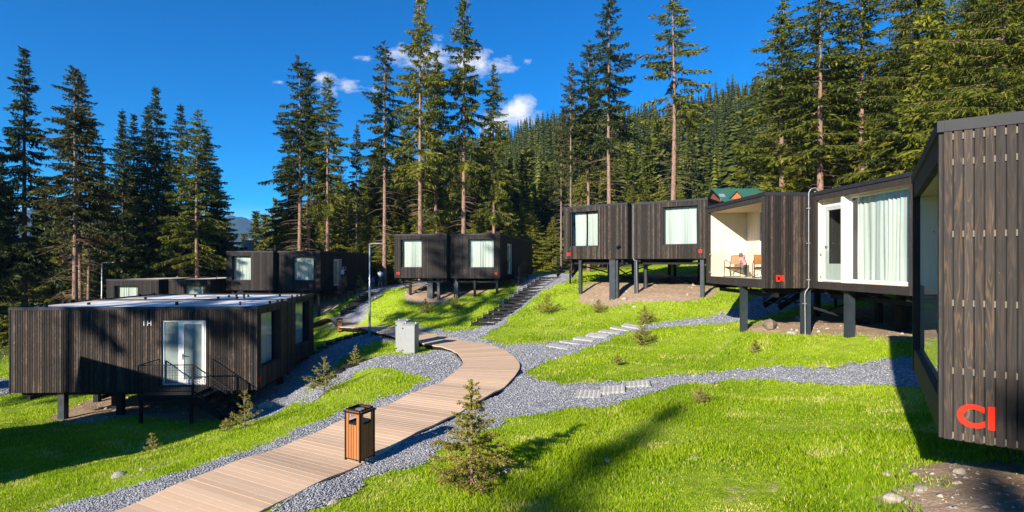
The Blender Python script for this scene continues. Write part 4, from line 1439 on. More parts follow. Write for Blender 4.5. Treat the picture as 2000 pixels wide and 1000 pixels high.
# back wall of loggia A: ply strip, glazed part with curtain towards the near end
bw_.box(0.15, 1.0, 1.552, 1.62, z0, z1 + 0.001); bw_.box(3.7, AX1 - 0.15, 1.552, 1.62, z0, z1 + 0.001)
bw_.build('back_wall', M['ply'], cD)
fr = MB(); fr.box(1.002, 1.06, 1.56, 1.62, z0, z1); fr.box(3.64, 3.698, 1.56, 1.62, z0, z1); fr.box(1.06, 3.64, 1.56, 1.62, z1 - 0.06, z1); fr.box(1.06, 3.64, 1.56, 1.62, z0, z0 + 0.06)
w_ = fr.build('window', M['white_paint'], cD)
g_ = MB(); g_.face([(1.06, 1.59, z0 + 0.06), (3.64, 1.59, z0 + 0.06), (3.64, 1.59, z1 - 0.06), (1.06, 1.59, z1 - 0.06)]); g_.build('pane', M['glass'], w_)
curtain_mesh(1.0, 3.7, z0 + 0.02, z1 - 0.02, 1.78, seed=15).build('curtain', M['curtain'], cD, smooth=True)
gb = MB(); gb.box(0.22, 3.93, 0.045, 0.057, z0 - 0.12, z0 + 0.98); b_ = gb.build('balustrade', M['balustrade'], cD)
cl = MB()
for x in (0.16, 3.93):
    for z in (z0 + 0.12, z0 + 0.82):
        cl.box(x, x + 0.06, 0.035, 0.067, z, z + 0.06)
cl.build('clamp', M['galv'], b_)
text_obj('lettering', 'DI', 0.28, M['red'], cD, (AX1 + 0.030, 0.48, 0.30), RIGHT_ROT, bold=0.03)
# loggia B: door at the far end, projecting white fin, curtained window
z0, z1 = loggia_front(cD, BX0, BX1, BY, MH, 0.20, d=0.06, post=0.13, beam=0.28, sill=0.22)
yb = BY + 0.20
X = lambda s_: BX0 + s_
dw = MB()
dw.box(X(0.131), X(0.15), yb + 0.002, yb + 0.07, z0, z1 + 0.001)
dw.box(X(0.15), X(1.215), yb + 0.002, yb + 0.07, z1 - 0.14, z1 + 0.001)
dw.box(X(1.302), X(3.62), BY + 0.225, BY + 0.29, z0, z0 + 0.07); dw.box(X(1.302), X(3.62), BY + 0.225, BY + 0.29, z1 - 0.05, z1 + 0.001)
dw.build('back_wall', M['ply'], cD)
fn = MB(); fn.box(X(1.20), X(1.30), BY + 0.02, BY + 0.225, z0 - 0.02, z1 + 0.02); fn.box(X(1.22), X(1.29), BY + 0.2255, yb + 0.07, z0, z1); fn.build('white_fin', M['white_paint'], cD)
df = MB()
df.box(X(0.155), X(0.24), yb + 0.0, yb + 0.06, z0 + 0.01, z1 - 0.15); df.box(X(1.15), X(1.215), yb + 0.0, yb + 0.06, z0 + 0.01, z1 - 0.15); df.box(X(0.24), X(1.15), yb + 0.0, yb + 0.06, z1 - 0.22, z1 - 0.15); df.box(X(0.24), X(1.15), yb, yb + 0.06, z0 + 0.01, z0 + 0.06)
df_ = df.build('door_frame', M['white_paint'], cD)
lf = MB()
lf.box(X(0.245), X(0.36), yb + 0.01, yb + 0.055, z0 + 0.065, z1 - 0.225); lf.box(X(1.045), X(1.145), yb + 0.01, yb + 0.055, z0 + 0.065, z1 - 0.225)
lf.box(X(0.36), X(1.045), yb + 0.01, yb + 0.055, z0 + 0.065, z0 + 0.55); lf.box(X(0.36), X(1.045), yb + 0.01, yb + 0.055, z1 - 0.33, z1 - 0.225)
ld = lf.build('door', M['curtain'], cD)
gp = MB(); gp.face([(X(0.36), yb + 0.03, z0 + 0.55), (X(1.045), yb + 0.03, z0 + 0.55), (X(1.045), yb + 0.03, z1 - 0.33), (X(0.36), yb + 0.03, z1 - 0.33)]); gp.build('pane', M['glass'], ld)
hd = MB(); hd.bar((X(0.30), yb + 0.01, z0 + 1.08), (X(0.30), yb - 0.05, z0 + 1.08), 0.02); hd.bar((X(0.30), yb - 0.05, z0 + 1.08), (X(0.42), yb - 0.05, z0 + 1.08), 0.02); hd.build('handle', M['black_steel'], ld)
rm = MB(); rm.box(X(0.25), X(1.3), yb + 1.6, yb + 1.65, z0, z1); rm.build('inner_wall', M['dark_room'], cD)
wf = MB()
wf.box(X(1.30), X(1.34), BY + 0.23, BY + 0.28, z0 + 0.071, z1 - 0.051); wf.box(X(3.585), X(3.62), BY + 0.23, BY + 0.28, z0 + 0.071, z1 - 0.051); wf.box(X(1.34), X(3.585), BY + 0.23, BY + 0.28, z1 - 0.08, z1 - 0.051); wf.box(X(1.34), X(3.585), BY + 0.23, BY + 0.28, z0 + 0.071, z0 + 0.10)
w_ = wf.build('window', M['white_paint'], cD)
g_ = MB(); g_.face([(X(1.34), BY + 0.26, z0 + 0.10), (X(3.585), BY + 0.26, z0 + 0.10), (X(3.585), BY + 0.26, z1 - 0.08), (X(1.34), BY + 0.26, z1 - 0.08)]); g_.build('pane', M['glass'], w_)
curtain_mesh(X(1.44), X(3.63), z0 + 0.075, z1 - 0.06, BY + 0.36, amp=0.04, period=0.16, seed=16).build('curtain', M['curtain'], cD, smooth=True)
gb = MB(); gb.box(X(0.20), X(1.18), BY + 0.10, BY + 0.112, z0 + 0.02, z0 + 0.98); b_ = gb.build('balustrade', M['balustrade'], cD)
cl = MB()
for z in (z0 + 0.12, z0 + 0.82):
    cl.box(X(0.14), X(0.20), BY + 0.09, BY + 0.122, z, z + 0.06)
cl.build('clamp', M['galv'], b_)
dp = MB()
xx = AX1 + 0.055; yy = 1.40
dp.tube([(xx, yy + 0.35, MH - 0.15), (xx, yy + 0.33, MH + 0.06), (xx, yy + 0.22, MH + 0.15), (xx, yy + 0.06, MH + 0.10), (xx, yy, MH - 0.02), (xx, yy, 1.5), (xx, yy, 0.02), (xx, yy - 0.1, -0.1), (xx + 0.02, yy - 0.14, -0.2), (xx + 0.02, yy - 0.12, -1.7)], 0.014, 8)
for z in (2.5, 1.4, 0.25, -0.5):
    dp.box(xx - 0.05, xx + 0.05, yy - 0.06 - (0.12 if z < 0 else 0), yy + 0.02 - (0.12 if z < 0 else 0), z, z + 0.03)
dp.build('drainpipe', M['galv'], cD)
for (px, Y, w) in ((1452.5, 17.7, 0.19), (1573, 16.4, 0.22), (1659, 14.9, 0.20), (1818, 12.6, 0.2)):
    x = (px - 1000) / 1000 * Y
    p = cD.matrix_basis.inverted() @ Vector((x, Y, 0))
    local_stilt(cD, p.x, max(p.y, 0.12), w, 'steel')
for (x, y) in ((0.5, 4.2), (3.6, 4.2), (0.5, 9.2), (3.6, 9.2), (4.7, 5.5), (7.5, 5.5), (4.7, 9.8), (7.5, 9.8), (5.2, 3.6)):
    local_stilt(cD, x, y, 0.17, 'black_steel')
under_frame(cD, 0, AX1, 0.0, 10.0); under_frame(cD, BX0, BX1, BY, 10.6)
brace(cD, (2.6, 0.35, -0.1), (3.9, 4.2, -1.35), 0.08); brace(cD, (5.4, 2.1, -0.15), (7.2, 5.4, -1.1), 0.07); brace(cD, (4.6, 3.4, -0.2), (5.2, 5.5, -1.0), 0.06); brace(cD, (3.6, 4.2, -0.2), (0.5, 4.2, -1.2), 0.06)
porch(cD, -1, 0.0, 4.6, 6.2, 1.2, 0.05, 3.0, -0.9)

# C: very near, right edge
eC = (-0.574, -0.819)
CB = 3.02
cC = cabin('stilt_cabin', 'nearest cabin filling the right edge, wide charred boards with big red CI letters', (6.29, 8.01), eC, -1.675)
CL = 3.80
shell(cC, 0.0, CL, 0.0, 9.0, MH, loggia=True, seed=81, mats=('slat_near', 'backing'))
shell(cC, CL + 0.08, CL + 3.8, 1.75, 9.6, MH, loggia=None, seed=82, mats=('slat_near', 'backing'))
z0, z1 = loggia_front(cC, 0.0, CL, 0.0, MH, 1.7, d=0.07, post=0.105, beam=0.34, sill=0.34, lining='ply')
bk = MB(); bk.box(0.10, CL - 0.10, 1.702, 1.76, z0, z1 + 0.001); bk.build('back_wall', M['ply'], cC)
gb = MB(); gb.box(0.16, CL - 0.16, 0.05, 0.062, z0 - 0.02, z0 + 1.0); b_ = gb.build('balustrade', M['balustrade'], cC)
sp = MB()
k = int(9.0 / PITCH)
Ls = 9.0 - 0.10
off = (Ls - (k * PITCH - (PITCH - SW))) / 2
SWN, PN = 0.0592, 0.0728
kk = int(Ls / PN); off = (Ls - (kk * PN - (PN - SWN))) / 2
for z in (0.04, 0.65, 1.29, 1.94, 2.62, 2.86):
    for i in range(kk - 1):
        yv = off + i * PN + SWN
        sp.box(CL + 0.001, CL + 0.020, yv + 0.001, yv + PN - SWN - 0.001, z - 0.03, z + 0.03)
tag(sp.build('spacer', M['spacer'], cC), kind='stuff')
text_obj('lettering', 'CI', 0.285, M['red'], cC, (CL + 0.027, 0.245, 0.235), RIGHT_ROT, bold=0.035, space=1.05)
for (x, y) in ((0.7, 2.6), (3.0, 3.8), (0.6, 5.4), (3.2, 6.5), (0.6, 8.5), (3.2, 8.5), (4.4, 2.6), (7.2, 2.6), (7.2, 8.8)):
    local_stilt(cC, x, y, 0.2, 'steel')
under_frame(cC, 0, CL, 1.6, 9.0); under_frame(cC, CL + .08, CL + 3.8, 1.75, 9.6)
# ------------------------------------------------------------------ litter bins
def make_bin():
    t = thing('litter_bin', 'slatted orange timber litter bin with black lid on the near edge of the boardwalk', 'litter bin')
    W_, H_ = 0.315, 0.785
    h = W_ / 2
    fr = MB()
    for sx in (-1, 1):
        for sy in (-1, 1):
            fr.box(sx * h - 0.014, sx * h + 0.014, sy * h - 0.014, sy * h + 0.014, 0.0, H_)
    for z in (0.02, 0.60, 0.82):
        for a in (-1, 1):
            fr.box(-h + 0.014, h - 0.014, a * h - 0.012, a * h + 0.0, z, z + 0.025) if a > 0 else fr.box(-h + 0.014, h - 0.014, -h, -h + 0.012, z, z + 0.025)
            fr.box(h - 0.012, h, -h + 0.014, h - 0.014, z, z + 0.025) if a > 0 else fr.box(-h, -h + 0.012, -h + 0.014, h - 0.014, z, z + 0.025)
    fr.build('bin_frame', M['black_steel'], t)
    sl = MB()
    n = 5
    wv = (W_ - 0.03) / n
    for i in range(n):
        a = -h + 0.016 + i * wv
        for sgn in (-1, 1):
            for (za, zb) in (((0.045, 0.598), (0.77, 0.82)) if 0 < i < n - 1 else ((0.045, 0.82),)):
                y0_, y1_ = (h - 0.001, h + 0.012) if sgn > 0 else (-h - 0.012, -h + 0.001)
                tn = random.random()
                sl.box(a, a + wv - 0.010, y0_, y1_, za, zb, tn)
                sl.box(y0_, y1_, a, a + wv - 0.010, za, zb, tn)
    sl.build('slats', M['larch'], t)
    ld = MB(); ld.box(-h - 0.03, h + 0.03, -h - 0.03, h + 0.03, H_, H_ + 0.025); l_ = ld.build('lid', M['black_steel'], t, bevel=0.004)
    ash = MB(); ash.lathe((0, 0, H_ + 0.022), [(0.075, 0.0), (0.075, 0.012), (0.06, 0.013), (0.05, 0.006), (0.01, 0.005)], 16); ash.build('ashtray', M['galv'], l_, smooth=False)
    bg_ = MB()
    for a in range(1):
        bg_.tube([(0, 0, 0.05), (0, 0, 0.3), (0, 0, 0.61)], [0.12, 0.15, 0.155], 12)
    bg_.build('liner', M['bag'], t)
    return t


bin0 = make_bin()
x, y, z = ground_at(703, 910, 5, 15)
x, y = -2.525, 8.5
bin0.location = (x, y, hz(x, y) + 0.136)
bin0.rotation_euler = (0, 0, R(62))
b2 = copy_thing(bin0, (-11.25, 33.4, hz(-11.25, 33.4) + 0.05), R(20), label='farther slatted timber litter bin at the foot of the shaded stair', group=None)

# ------------------------------------------------------------------ street lamps
def make_lamp(H=5.2):
    t = thing('street_lamp', 'slim galvanised street lamp standing beside the grey cabinets', 'street lamp')
    p = MB(); p.tube([(0, 0, -0.2), (0, 0, H * 0.55), (0, 0, H * 0.56), (0, 0, H)], [0.065, 0.06, 0.042, 0.036], 12)
    p.build('pole', M['galv'], t, smooth=True)
    bp = MB(); bp.box(-0.12, 0.12, -0.12, 0.12, -0.02, 0.03); bp.build('base_plate', M['galv'], t)
    a = MB(); a.tube([(0, 0, H - 0.06), (0.35, 0, H - 0.02), (0.45, 0, H - 0.02)], 0.028, 8); ar = a.build('lamp_arm', M['galv'], t)
    h = MB(); h.box8([(0.40, -0.10, H - 0.06), (0.85, -0.06, H - 0.03), (0.85, 0.06, H - 0.03), (0.40, 0.10, H - 0.06), (0.42, -0.09, H + 0.02), (0.83, -0.05, H + 0.0), (0.83, 0.05, H + 0.0), (0.42, 0.09, H + 0.02)])
    h.build('lamp_head', M['cab_grey'], t, bevel=0.01)
    return t


lp = make_lamp(5.05)
Y = 27.2
lx = (722 - 1000) / 1000 * Y
lp.location = (lx, Y, hz(lx, Y))
lp.rotation_euler = (0, 0, R(-3))
Y = 42.0
lx = (199 - 1000) / 1000 * Y
l2 = copy_thing(lp, (lx, Y, hz(lx, Y)), R(5), label='farther street lamp rising behind the pale roof of the near left cabin', scale=(1.15, 1.15, (0.0 - hz(lx, Y)) / 5.05 * 1.0))

# ------------------------------------------------------------------ electric cabinets
def cabinet(label, x, y, w, d, h, rz, legs=0.05, door='single'):
    t = thing('utility_cabinet', label, 'utility cabinet', (x, y, hz(x, y)), rz)
    b = MB(); b.box(-w / 2, w / 2, -d / 2, d / 2, legs, h); b.build('cabinet_body', M['cab_grey'], t, bevel=0.012)
    pl = MB(); pl.box(-w / 2 + 0.02, w / 2 - 0.02, -d / 2 + 0.02, d / 2 - 0.02, -0.25, legs + 0.001); pl.build('plinth', M['concrete'], t)
    r = MB(); r.box8([(-w / 2 - 0.03, -d / 2 - 0.03, h + 0.002), (w / 2 + 0.03, -d / 2 - 0.03, h + 0.002), (w / 2 + 0.03, d / 2 + 0.03, h + 0.002), (-w / 2 - 0.03, d / 2 + 0.03, h + 0.002), (-w / 2 - 0.03, -d / 2 - 0.03, h + 0.03), (w / 2 + 0.03, -d / 2 - 0.03, h + 0.03), (w / 2 + 0.03, d / 2 + 0.03, h + 0.05), (-w / 2 - 0.03, d / 2 + 0.03, h + 0.05)])
    rr = r.build('canopy', M['cab_grey'], t)
    ey = MB()
    for sx in (-1, 1):
        ey.bar((sx * w * 0.42, 0, h + 0.04), (sx * w * 0.42, 0, h + 0.10), 0.03)
    ey.build('lifting_eye', M['galv'], rr)
    dr = MB(); dr.box(-w / 2 - 0.014, -w / 2 - 0.002, -d / 2 + 0.04, d / 2 - 0.04, legs + 0.06, h - 0.05); dd = dr.build('door', M['cab_grey'], t, bevel=0.004)
    hn = MB(); hn.box(-w / 2 - 0.03, -w / 2 - 0.015, -d / 2 + 0.09, -d / 2 + 0.12, h * 0.48, h * 0.62); hn.build('handle', M['black_steel'], dd)
    hg = MB()
    for zz in (0.12, h - 0.16):
        hg.box(-w / 2 + 0.005, -w / 2 + 0.05, -d / 2 - 0.012, -d / 2 - 0.001, zz, zz + 0.05)
    hg.build('hinge', M['black_steel'], t)
    return t


Yc = 20.9
xc = (802 - 1000) / 1000 * Yc
cabinet('light grey steel utility cabinet, the nearer and wider of the pair on the lawn', xc, Yc, 0.52, 0.55, 1.16, R(-8))
Yc = 21.75
xc = (787 - 1000) / 1000 * Yc
cabinet('light grey steel utility cabinet, the slimmer one behind the wider cabinet', xc, Yc, 0.42, 0.72, 1.24, R(-4))

# ------------------------------------------------------------------ slope stairs
def slope_stair(label, p0, p1, n, width, frame=True, dz=0.0, rail=True, name='outdoor_stair'):
    """n treads up the slope from p0 to p1 (x, y), each a black steel grating on low legs"""
    t = thing(name, label, 'stair', (p0[0], p0[1], hz(*p0)))
    O = Vector((p0[0], p0[1], hz(*p0)))
    a = np.array(p0); b = np.array(p1)
    d = (b - a) / np.linalg.norm(b - a)
    L = np.linalg.norm(b - a)
    nn = np.array([d[1], -d[0]])
    z0, z1 = hz(*p0) + 0.10, hz(*p1) + 0.10
    run = L / n
    for i in range(n):
        s0 = i * run
        c = a + d * (s0 + run / 2)
        z = max(z0 + (z1 - z0) * (i + 0.5) / n + dz, hz(*c) + 0.09)
        m = MB()
        q = [c - nn * width / 2 - d * run * 0.30, c + nn * width / 2 - d * run * 0.30, c + nn * width / 2 + d * run * 0.30, c - nn * width / 2 + d * run * 0.30]
        m.box8([(*q[k], z - 0.05) for k in range(4)] + [(*q[k], z) for k in range(4)])
        m.bar((*q[0], z - 0.08), (*q[1], z - 0.08), 0.05, 0.10)
        for k in (0, 1):
            m.bar((*q[k], z - 0.34), (*q[k], z + 0.07), 0.035)
            e2 = np.array(q[k]) + d * run * 0.6
            m.bar((*q[k], z + 0.07), (*e2, z + 0.07), 0.03)
            m.bar((*e2, z + 0.07), (*e2, z - 0.1), 0.03)
        m.build('tread', M['black_steel'], t, offset=O)
    for sg in (-1, 1):
        m = MB()
        m.bar((*(a + nn * sg * (width / 2 - 0.03)), z0 - 0.16 + dz), (*(b + nn * sg * (width / 2 - 0.03)), z1 - 0.16 + dz), 0.05, 0.14)
        m.build('stringer', M['black_steel'], t, offset=O)
    return t


slope_stair('long black steel stair climbing the grass slope right of the FI cabin', (-1.65, 27.6), (2.75, 35.6), 15, 1.45)
slope_stair('shaded black steel stair rising behind the far litter bin', (-11.15, 35.2), (-11.25, 41.6), 10, 1.35)
def dark_steps(label, ptop, pbot, n, width):
    return slope_stair(label, pbot, ptop, n, width, name='timber_edged_steps')


pt = ground_at(722, 703, 10, 30)[:2]
slope_stair('short black steps dropping from the left gravel plaza', (pt[0] - 1.35, pt[1] - 1.9), (pt[0] - 0.1, pt[1] - 0.1), 5, 0.9, dz=0.06)
pt = ground_at(712, 652, 15, 40)[:2]
slope_stair('black edged steps running down past the street lamp towards the near cabin', (pt[0] - 2.5, pt[1] - 4.3), (pt[0], pt[1]), 8, 0.8, dz=0.03)

# ------------------------------------------------------------------ stepping slabs
def slab(label, px, py, w, d, rz, lattice=False, group=None):
    x, y, z = ground_at(px, py, 5, 40)
    t = MB()
    th = 0.05
    if not lattice:
        t.box(-w / 2, w / 2, -d / 2, d / 2, -0.02, th)
    else:
        k = 5
        bw2 = 0.055
        for i in range(k + 1):
            a = -w / 2 + (w - bw2) * i / k
            t.box(a, a + bw2, -d / 2, d / 2, -0.02, th)
        for j in range(k + 1):
            b = -d / 2 + (d - bw2) * j / k
            t.box(-w / 2 + 0.001, w / 2 - 0.001, b, b + bw2, -0.019, th - 0.003)
    o = t.build('paving_slab', M['concrete'], None)
    # lie on the slope
    e = 0.3
    nx_ = (hz(x - e, y) - hz(x + e, y)) / (2 * e); ny_ = (hz(x, y - e) - hz(x, y + e)) / (2 * e)
    q = Vector((0, 0, 1)).rotation_difference(Vector((nx_, ny_, 1)).normalized())
    o.rotation_euler = (q.to_matrix().to_4x4() @ Matrix.Rotation(rz, 4, 'Z')).to_euler()
    o.location = (x, y, hz(x, y) + 0.03)
    return tag(o, label, 'paving slab', group)


ORD = ['first', 'second', 'third', 'fourth', 'fifth', 'sixth', 'seventh']
for i, (px, py) in enumerate(((1092, 680), (1117, 672), (1143, 665), (1168, 658), (1192, 651), (1214, 645), (1236, 640))):
    slab('%s long pale slab up the upper gravel walk, counted from the boardwalk' % ORD[i], px, py, 0.95, 0.42, R(-38 + random.uniform(-3, 3)), False, 'stepping slabs on the upper gravel walk')
for i, (px, py) in enumerate(((1150, 774), (1197, 765), (1246, 754))):
    slab('%s lattice concrete slab sunk in the lower gravel walk, counted from the boardwalk' % ORD[i], px, py, 0.60, 0.62, R(-12), True, 'lattice slabs on the lower gravel walk')

# ------------------------------------------------------------------ rocks in view
RK = [(1503, 640, 0.33, 'brown boulder in the earth mound under the DI cabin', 0.7), (1547, 652, 0.20, 'flat pale rock beside the boulder under the DI cabin', 0.4), (1563, 625, 0.28, 'pale stone in the shade under the DI cabin', 0.5),
      (1187, 903, 0.07, 'small pale stone in the middle of the big meadow', 0.5), (1358, 900, 0.09, 'flat stone in the grass right of the meadow centre', 0.4), (1744, 981, 0.09, 'rounded pale stone low in the right meadow', 0.7),
      (990, 925, 0.08, 'small grey stone in the grass beside the young spruce', 0.8), (1797, 958, 0.09, 'flat pale stone in grass near the CI cabin', 0.4), (1732, 930, 0.07, 'little pale stone left of the CI cabin shadow', 0.4),
      (232, 929, 0.16, 'flat white stone lying on the left grass bank', 0.3), (520, 798, 0.30, 'pale boulder at the right corner of the near left cabin', 0.6), (490, 806, 0.24, 'grey rock at the foot of the entry stair', 0.6), (600, 740, 0.3, 'large grey rock beside the gravel under the near cabin windows', 0.5),
      (455, 812, 0.18, 'dull rock beside the small roadside spruce by the entry stair', 0.6), (1077, 625, 0.16, 'long pale stone on the slope below the EII letters', 0.35), (980, 588, 0.30, 'pale slab of rock in the slope left of the long stair', 0.3), (1012, 545, 0.35, 'pale rock heap beside the FI cabin porch', 0.6), (988, 550, 0.25, 'smaller pale rock by the FI cabin porch', 0.6),
      (735, 583, 0.18, 'pale stone on the shaded slope right of the far stair', 0.5), (712, 556, 0.35, 'pale rock at the top of the far stair beside the G cabin', 0.5), (1945, 945, 0.06, 'rough brown rock in the bare earth under the CI cabin', 0.6), (1985, 965, 0.08, 'dark rock at the lower right corner under the CI cabin', 0.6), (1875, 925, 0.07, 'pebble at the edge of the earth patch under the CI cabin', 0.6),
      (650, 985, 0.07, 'rounded stone at the gravel edge left of the young spruce', 0.7), (1240, 600, 0.14, 'stone on the earth edge below the tall stilts', 0.5), (1220, 585, 0.2, 'rubble stone between the two thickest stilts', 0.5)]
for i, (px, py, r, lab, fl) in enumerate(RK):
    x, y, z = ground_at(px, py, 3.5, 60)
    boulder('rock', lab, x, y, r, fl, seed=100 + i, mat='soil_rock' if ('brown' in lab or 'dark' in lab or 'dull' in lab) else 'rock')

# rubble on bare soil as stuff
Xs, Ys = scatter_cone(26000, 4.2, 44)
dd = dirt_at(Xs, Ys)
ok = (dd > 0.4) & ~in_gravel(Xs, Ys) & (RNG.random(len(Xs)) < 0.6)
Xs, Ys = Xs[ok], Ys[ok]
S = RNG.gamma(1.5, 0.011, len(Xs)) * np.maximum(1, Ys / 9)
S = np.clip(S, 0.006, 0.009 * np.maximum(4, Ys))
V, Fc = rocks_np(Xs, Ys, height(Xs, Ys), S)
o = npmesh('soil_rubble', V, Fc, np.repeat(RNG.random(len(Xs)), 8), M['rock'])
tag(o, 'small stones and clods scattered over the bare earth', 'rubble', None, 'stuff')

# ------------------------------------------------------------------ chairs in the loggia
def make_chair():
    t = thing('lounge_chair', 'tan leather sling chair with black tube frame in the DI loggia, beside the child', 'chair')
    fr = MB()
    r = 0.012
    for s_ in (-1, 1):
        x_ = 0.29 * s_
        fr.tube([(x_, -0.33, 0.0), (x_, -0.28, 0.42), (x_, -0.25, 0.60), (x_, -0.18, 0.64), (x_, 0.30, 0.52), (x_, 0.34, 0.48), (x_, 0.42, 0.0)], r, 6)
        fr.tube([(x_ * 0.9, -0.30, 0.36), (x_ * 0.9, 0.15, 0.28), (x_ * 0.86, 0.36, 0.80)], r, 6)
        fr.tube([(x_ * 0.9, 0.15, 0.28), (x_ * 0.9, 0.30, 0.0)], r, 6)
    fr.tube([(-0.26, -0.30, 0.36), (0.26, -0.30, 0.36)], r, 6); fr.tube([(-0.25, 0.36, 0.80), (0.25, 0.36, 0.80)], r, 6); fr.tube([(-0.29, -0.33, 0.02), (0.29, -0.33, 0.02)], r, 6)
    fr.tube([(-0.29, -0.30, 0.36), (0.29, 0.41, 0.05)], r * 0.7, 6); fr.tube([(0.29, -0.30, 0.36), (-0.29, 0.41, 0.05)], r * 0.7, 6)
    fr.build('chair_frame', M['black_steel'], t)
    st = MB()
    P = [(-0.29, 0.365), (-0.1, 0.30), (0.08, 0.27), (0.16, 0.29)]
    for (a, za), (b, zb) in zip(P[:-1], P[1:]):
        st.box8([(-0.25, a, za), (0.25, a, za), (0.25, b, zb), (-0.25, b, zb), (-0.25, a, za + 0.02), (0.25, a, za + 0.02), (0.25, b, zb + 0.02), (-0.25, b, zb + 0.02)])
    st.build('seat', M['leather'], t)
    bk = MB()
    P = [(0.235, 0.47), (0.275, 0.56), (0.32, 0.68), (0.365, 0.81)]
    for (a, za), (b, zb) in zip(P[:-1], P[1:]):
        bk.box8([(-0.25, a, za), (0.25, a, za), (0.25, a + 0.02, za), (-0.25, a + 0.02, za), (-0.25, b, zb), (0.25, b, zb), (0.25, b + 0.02, zb), (-0.25, b + 0.02, zb)])
    bk.build('backrest', M['leather'], t)
    return t


ZL = -0.82 + 0.27
def Dw(s_, y_):
    p = cD.matrix_basis @ Vector((s_, y_, 0))
    return p.x, p.y


ch = make_chair()
cx, cy = Dw(1.05, 0.62)
ch.location = (cx, cy, ZL); ch.rotation_euler = (0, 0, R(-62 + 20))
cx, cy = Dw(2.55, 0.85)
copy_thing(ch, (cx, cy, ZL), R(150), label='second sling chair in the DI loggia, partly hidden behind the timber post')


# ------------------------------------------------------------------ people
def skin_mesh(name, verts, edges, radii, mat, parent, root=0, sub=1):
    me = bpy.data.meshes.new(name)
    me.from_pydata(verts, edges, [])

    o = bpy.data.objects.new(name, me)
    COL.objects.link(o)
    md = o.modifiers.new('skin', 'SKIN')
    md.use_smooth_shade = True
    lay = me.skin_vertices[0] if len(me.skin_vertices) else None
    if lay is not None:
        for i, r in enumerate(radii):
            lay.data[i].radius = (r, r) if not isinstance(r, tuple) else r
            lay.data[i].use_root = (i == root)
    sb = o.modifiers.new('smooth', 'SUBSURF')
    sb.levels = sub; sb.render_levels = sub
    me.materials.append(mat)
    o.parent = parent
    return o


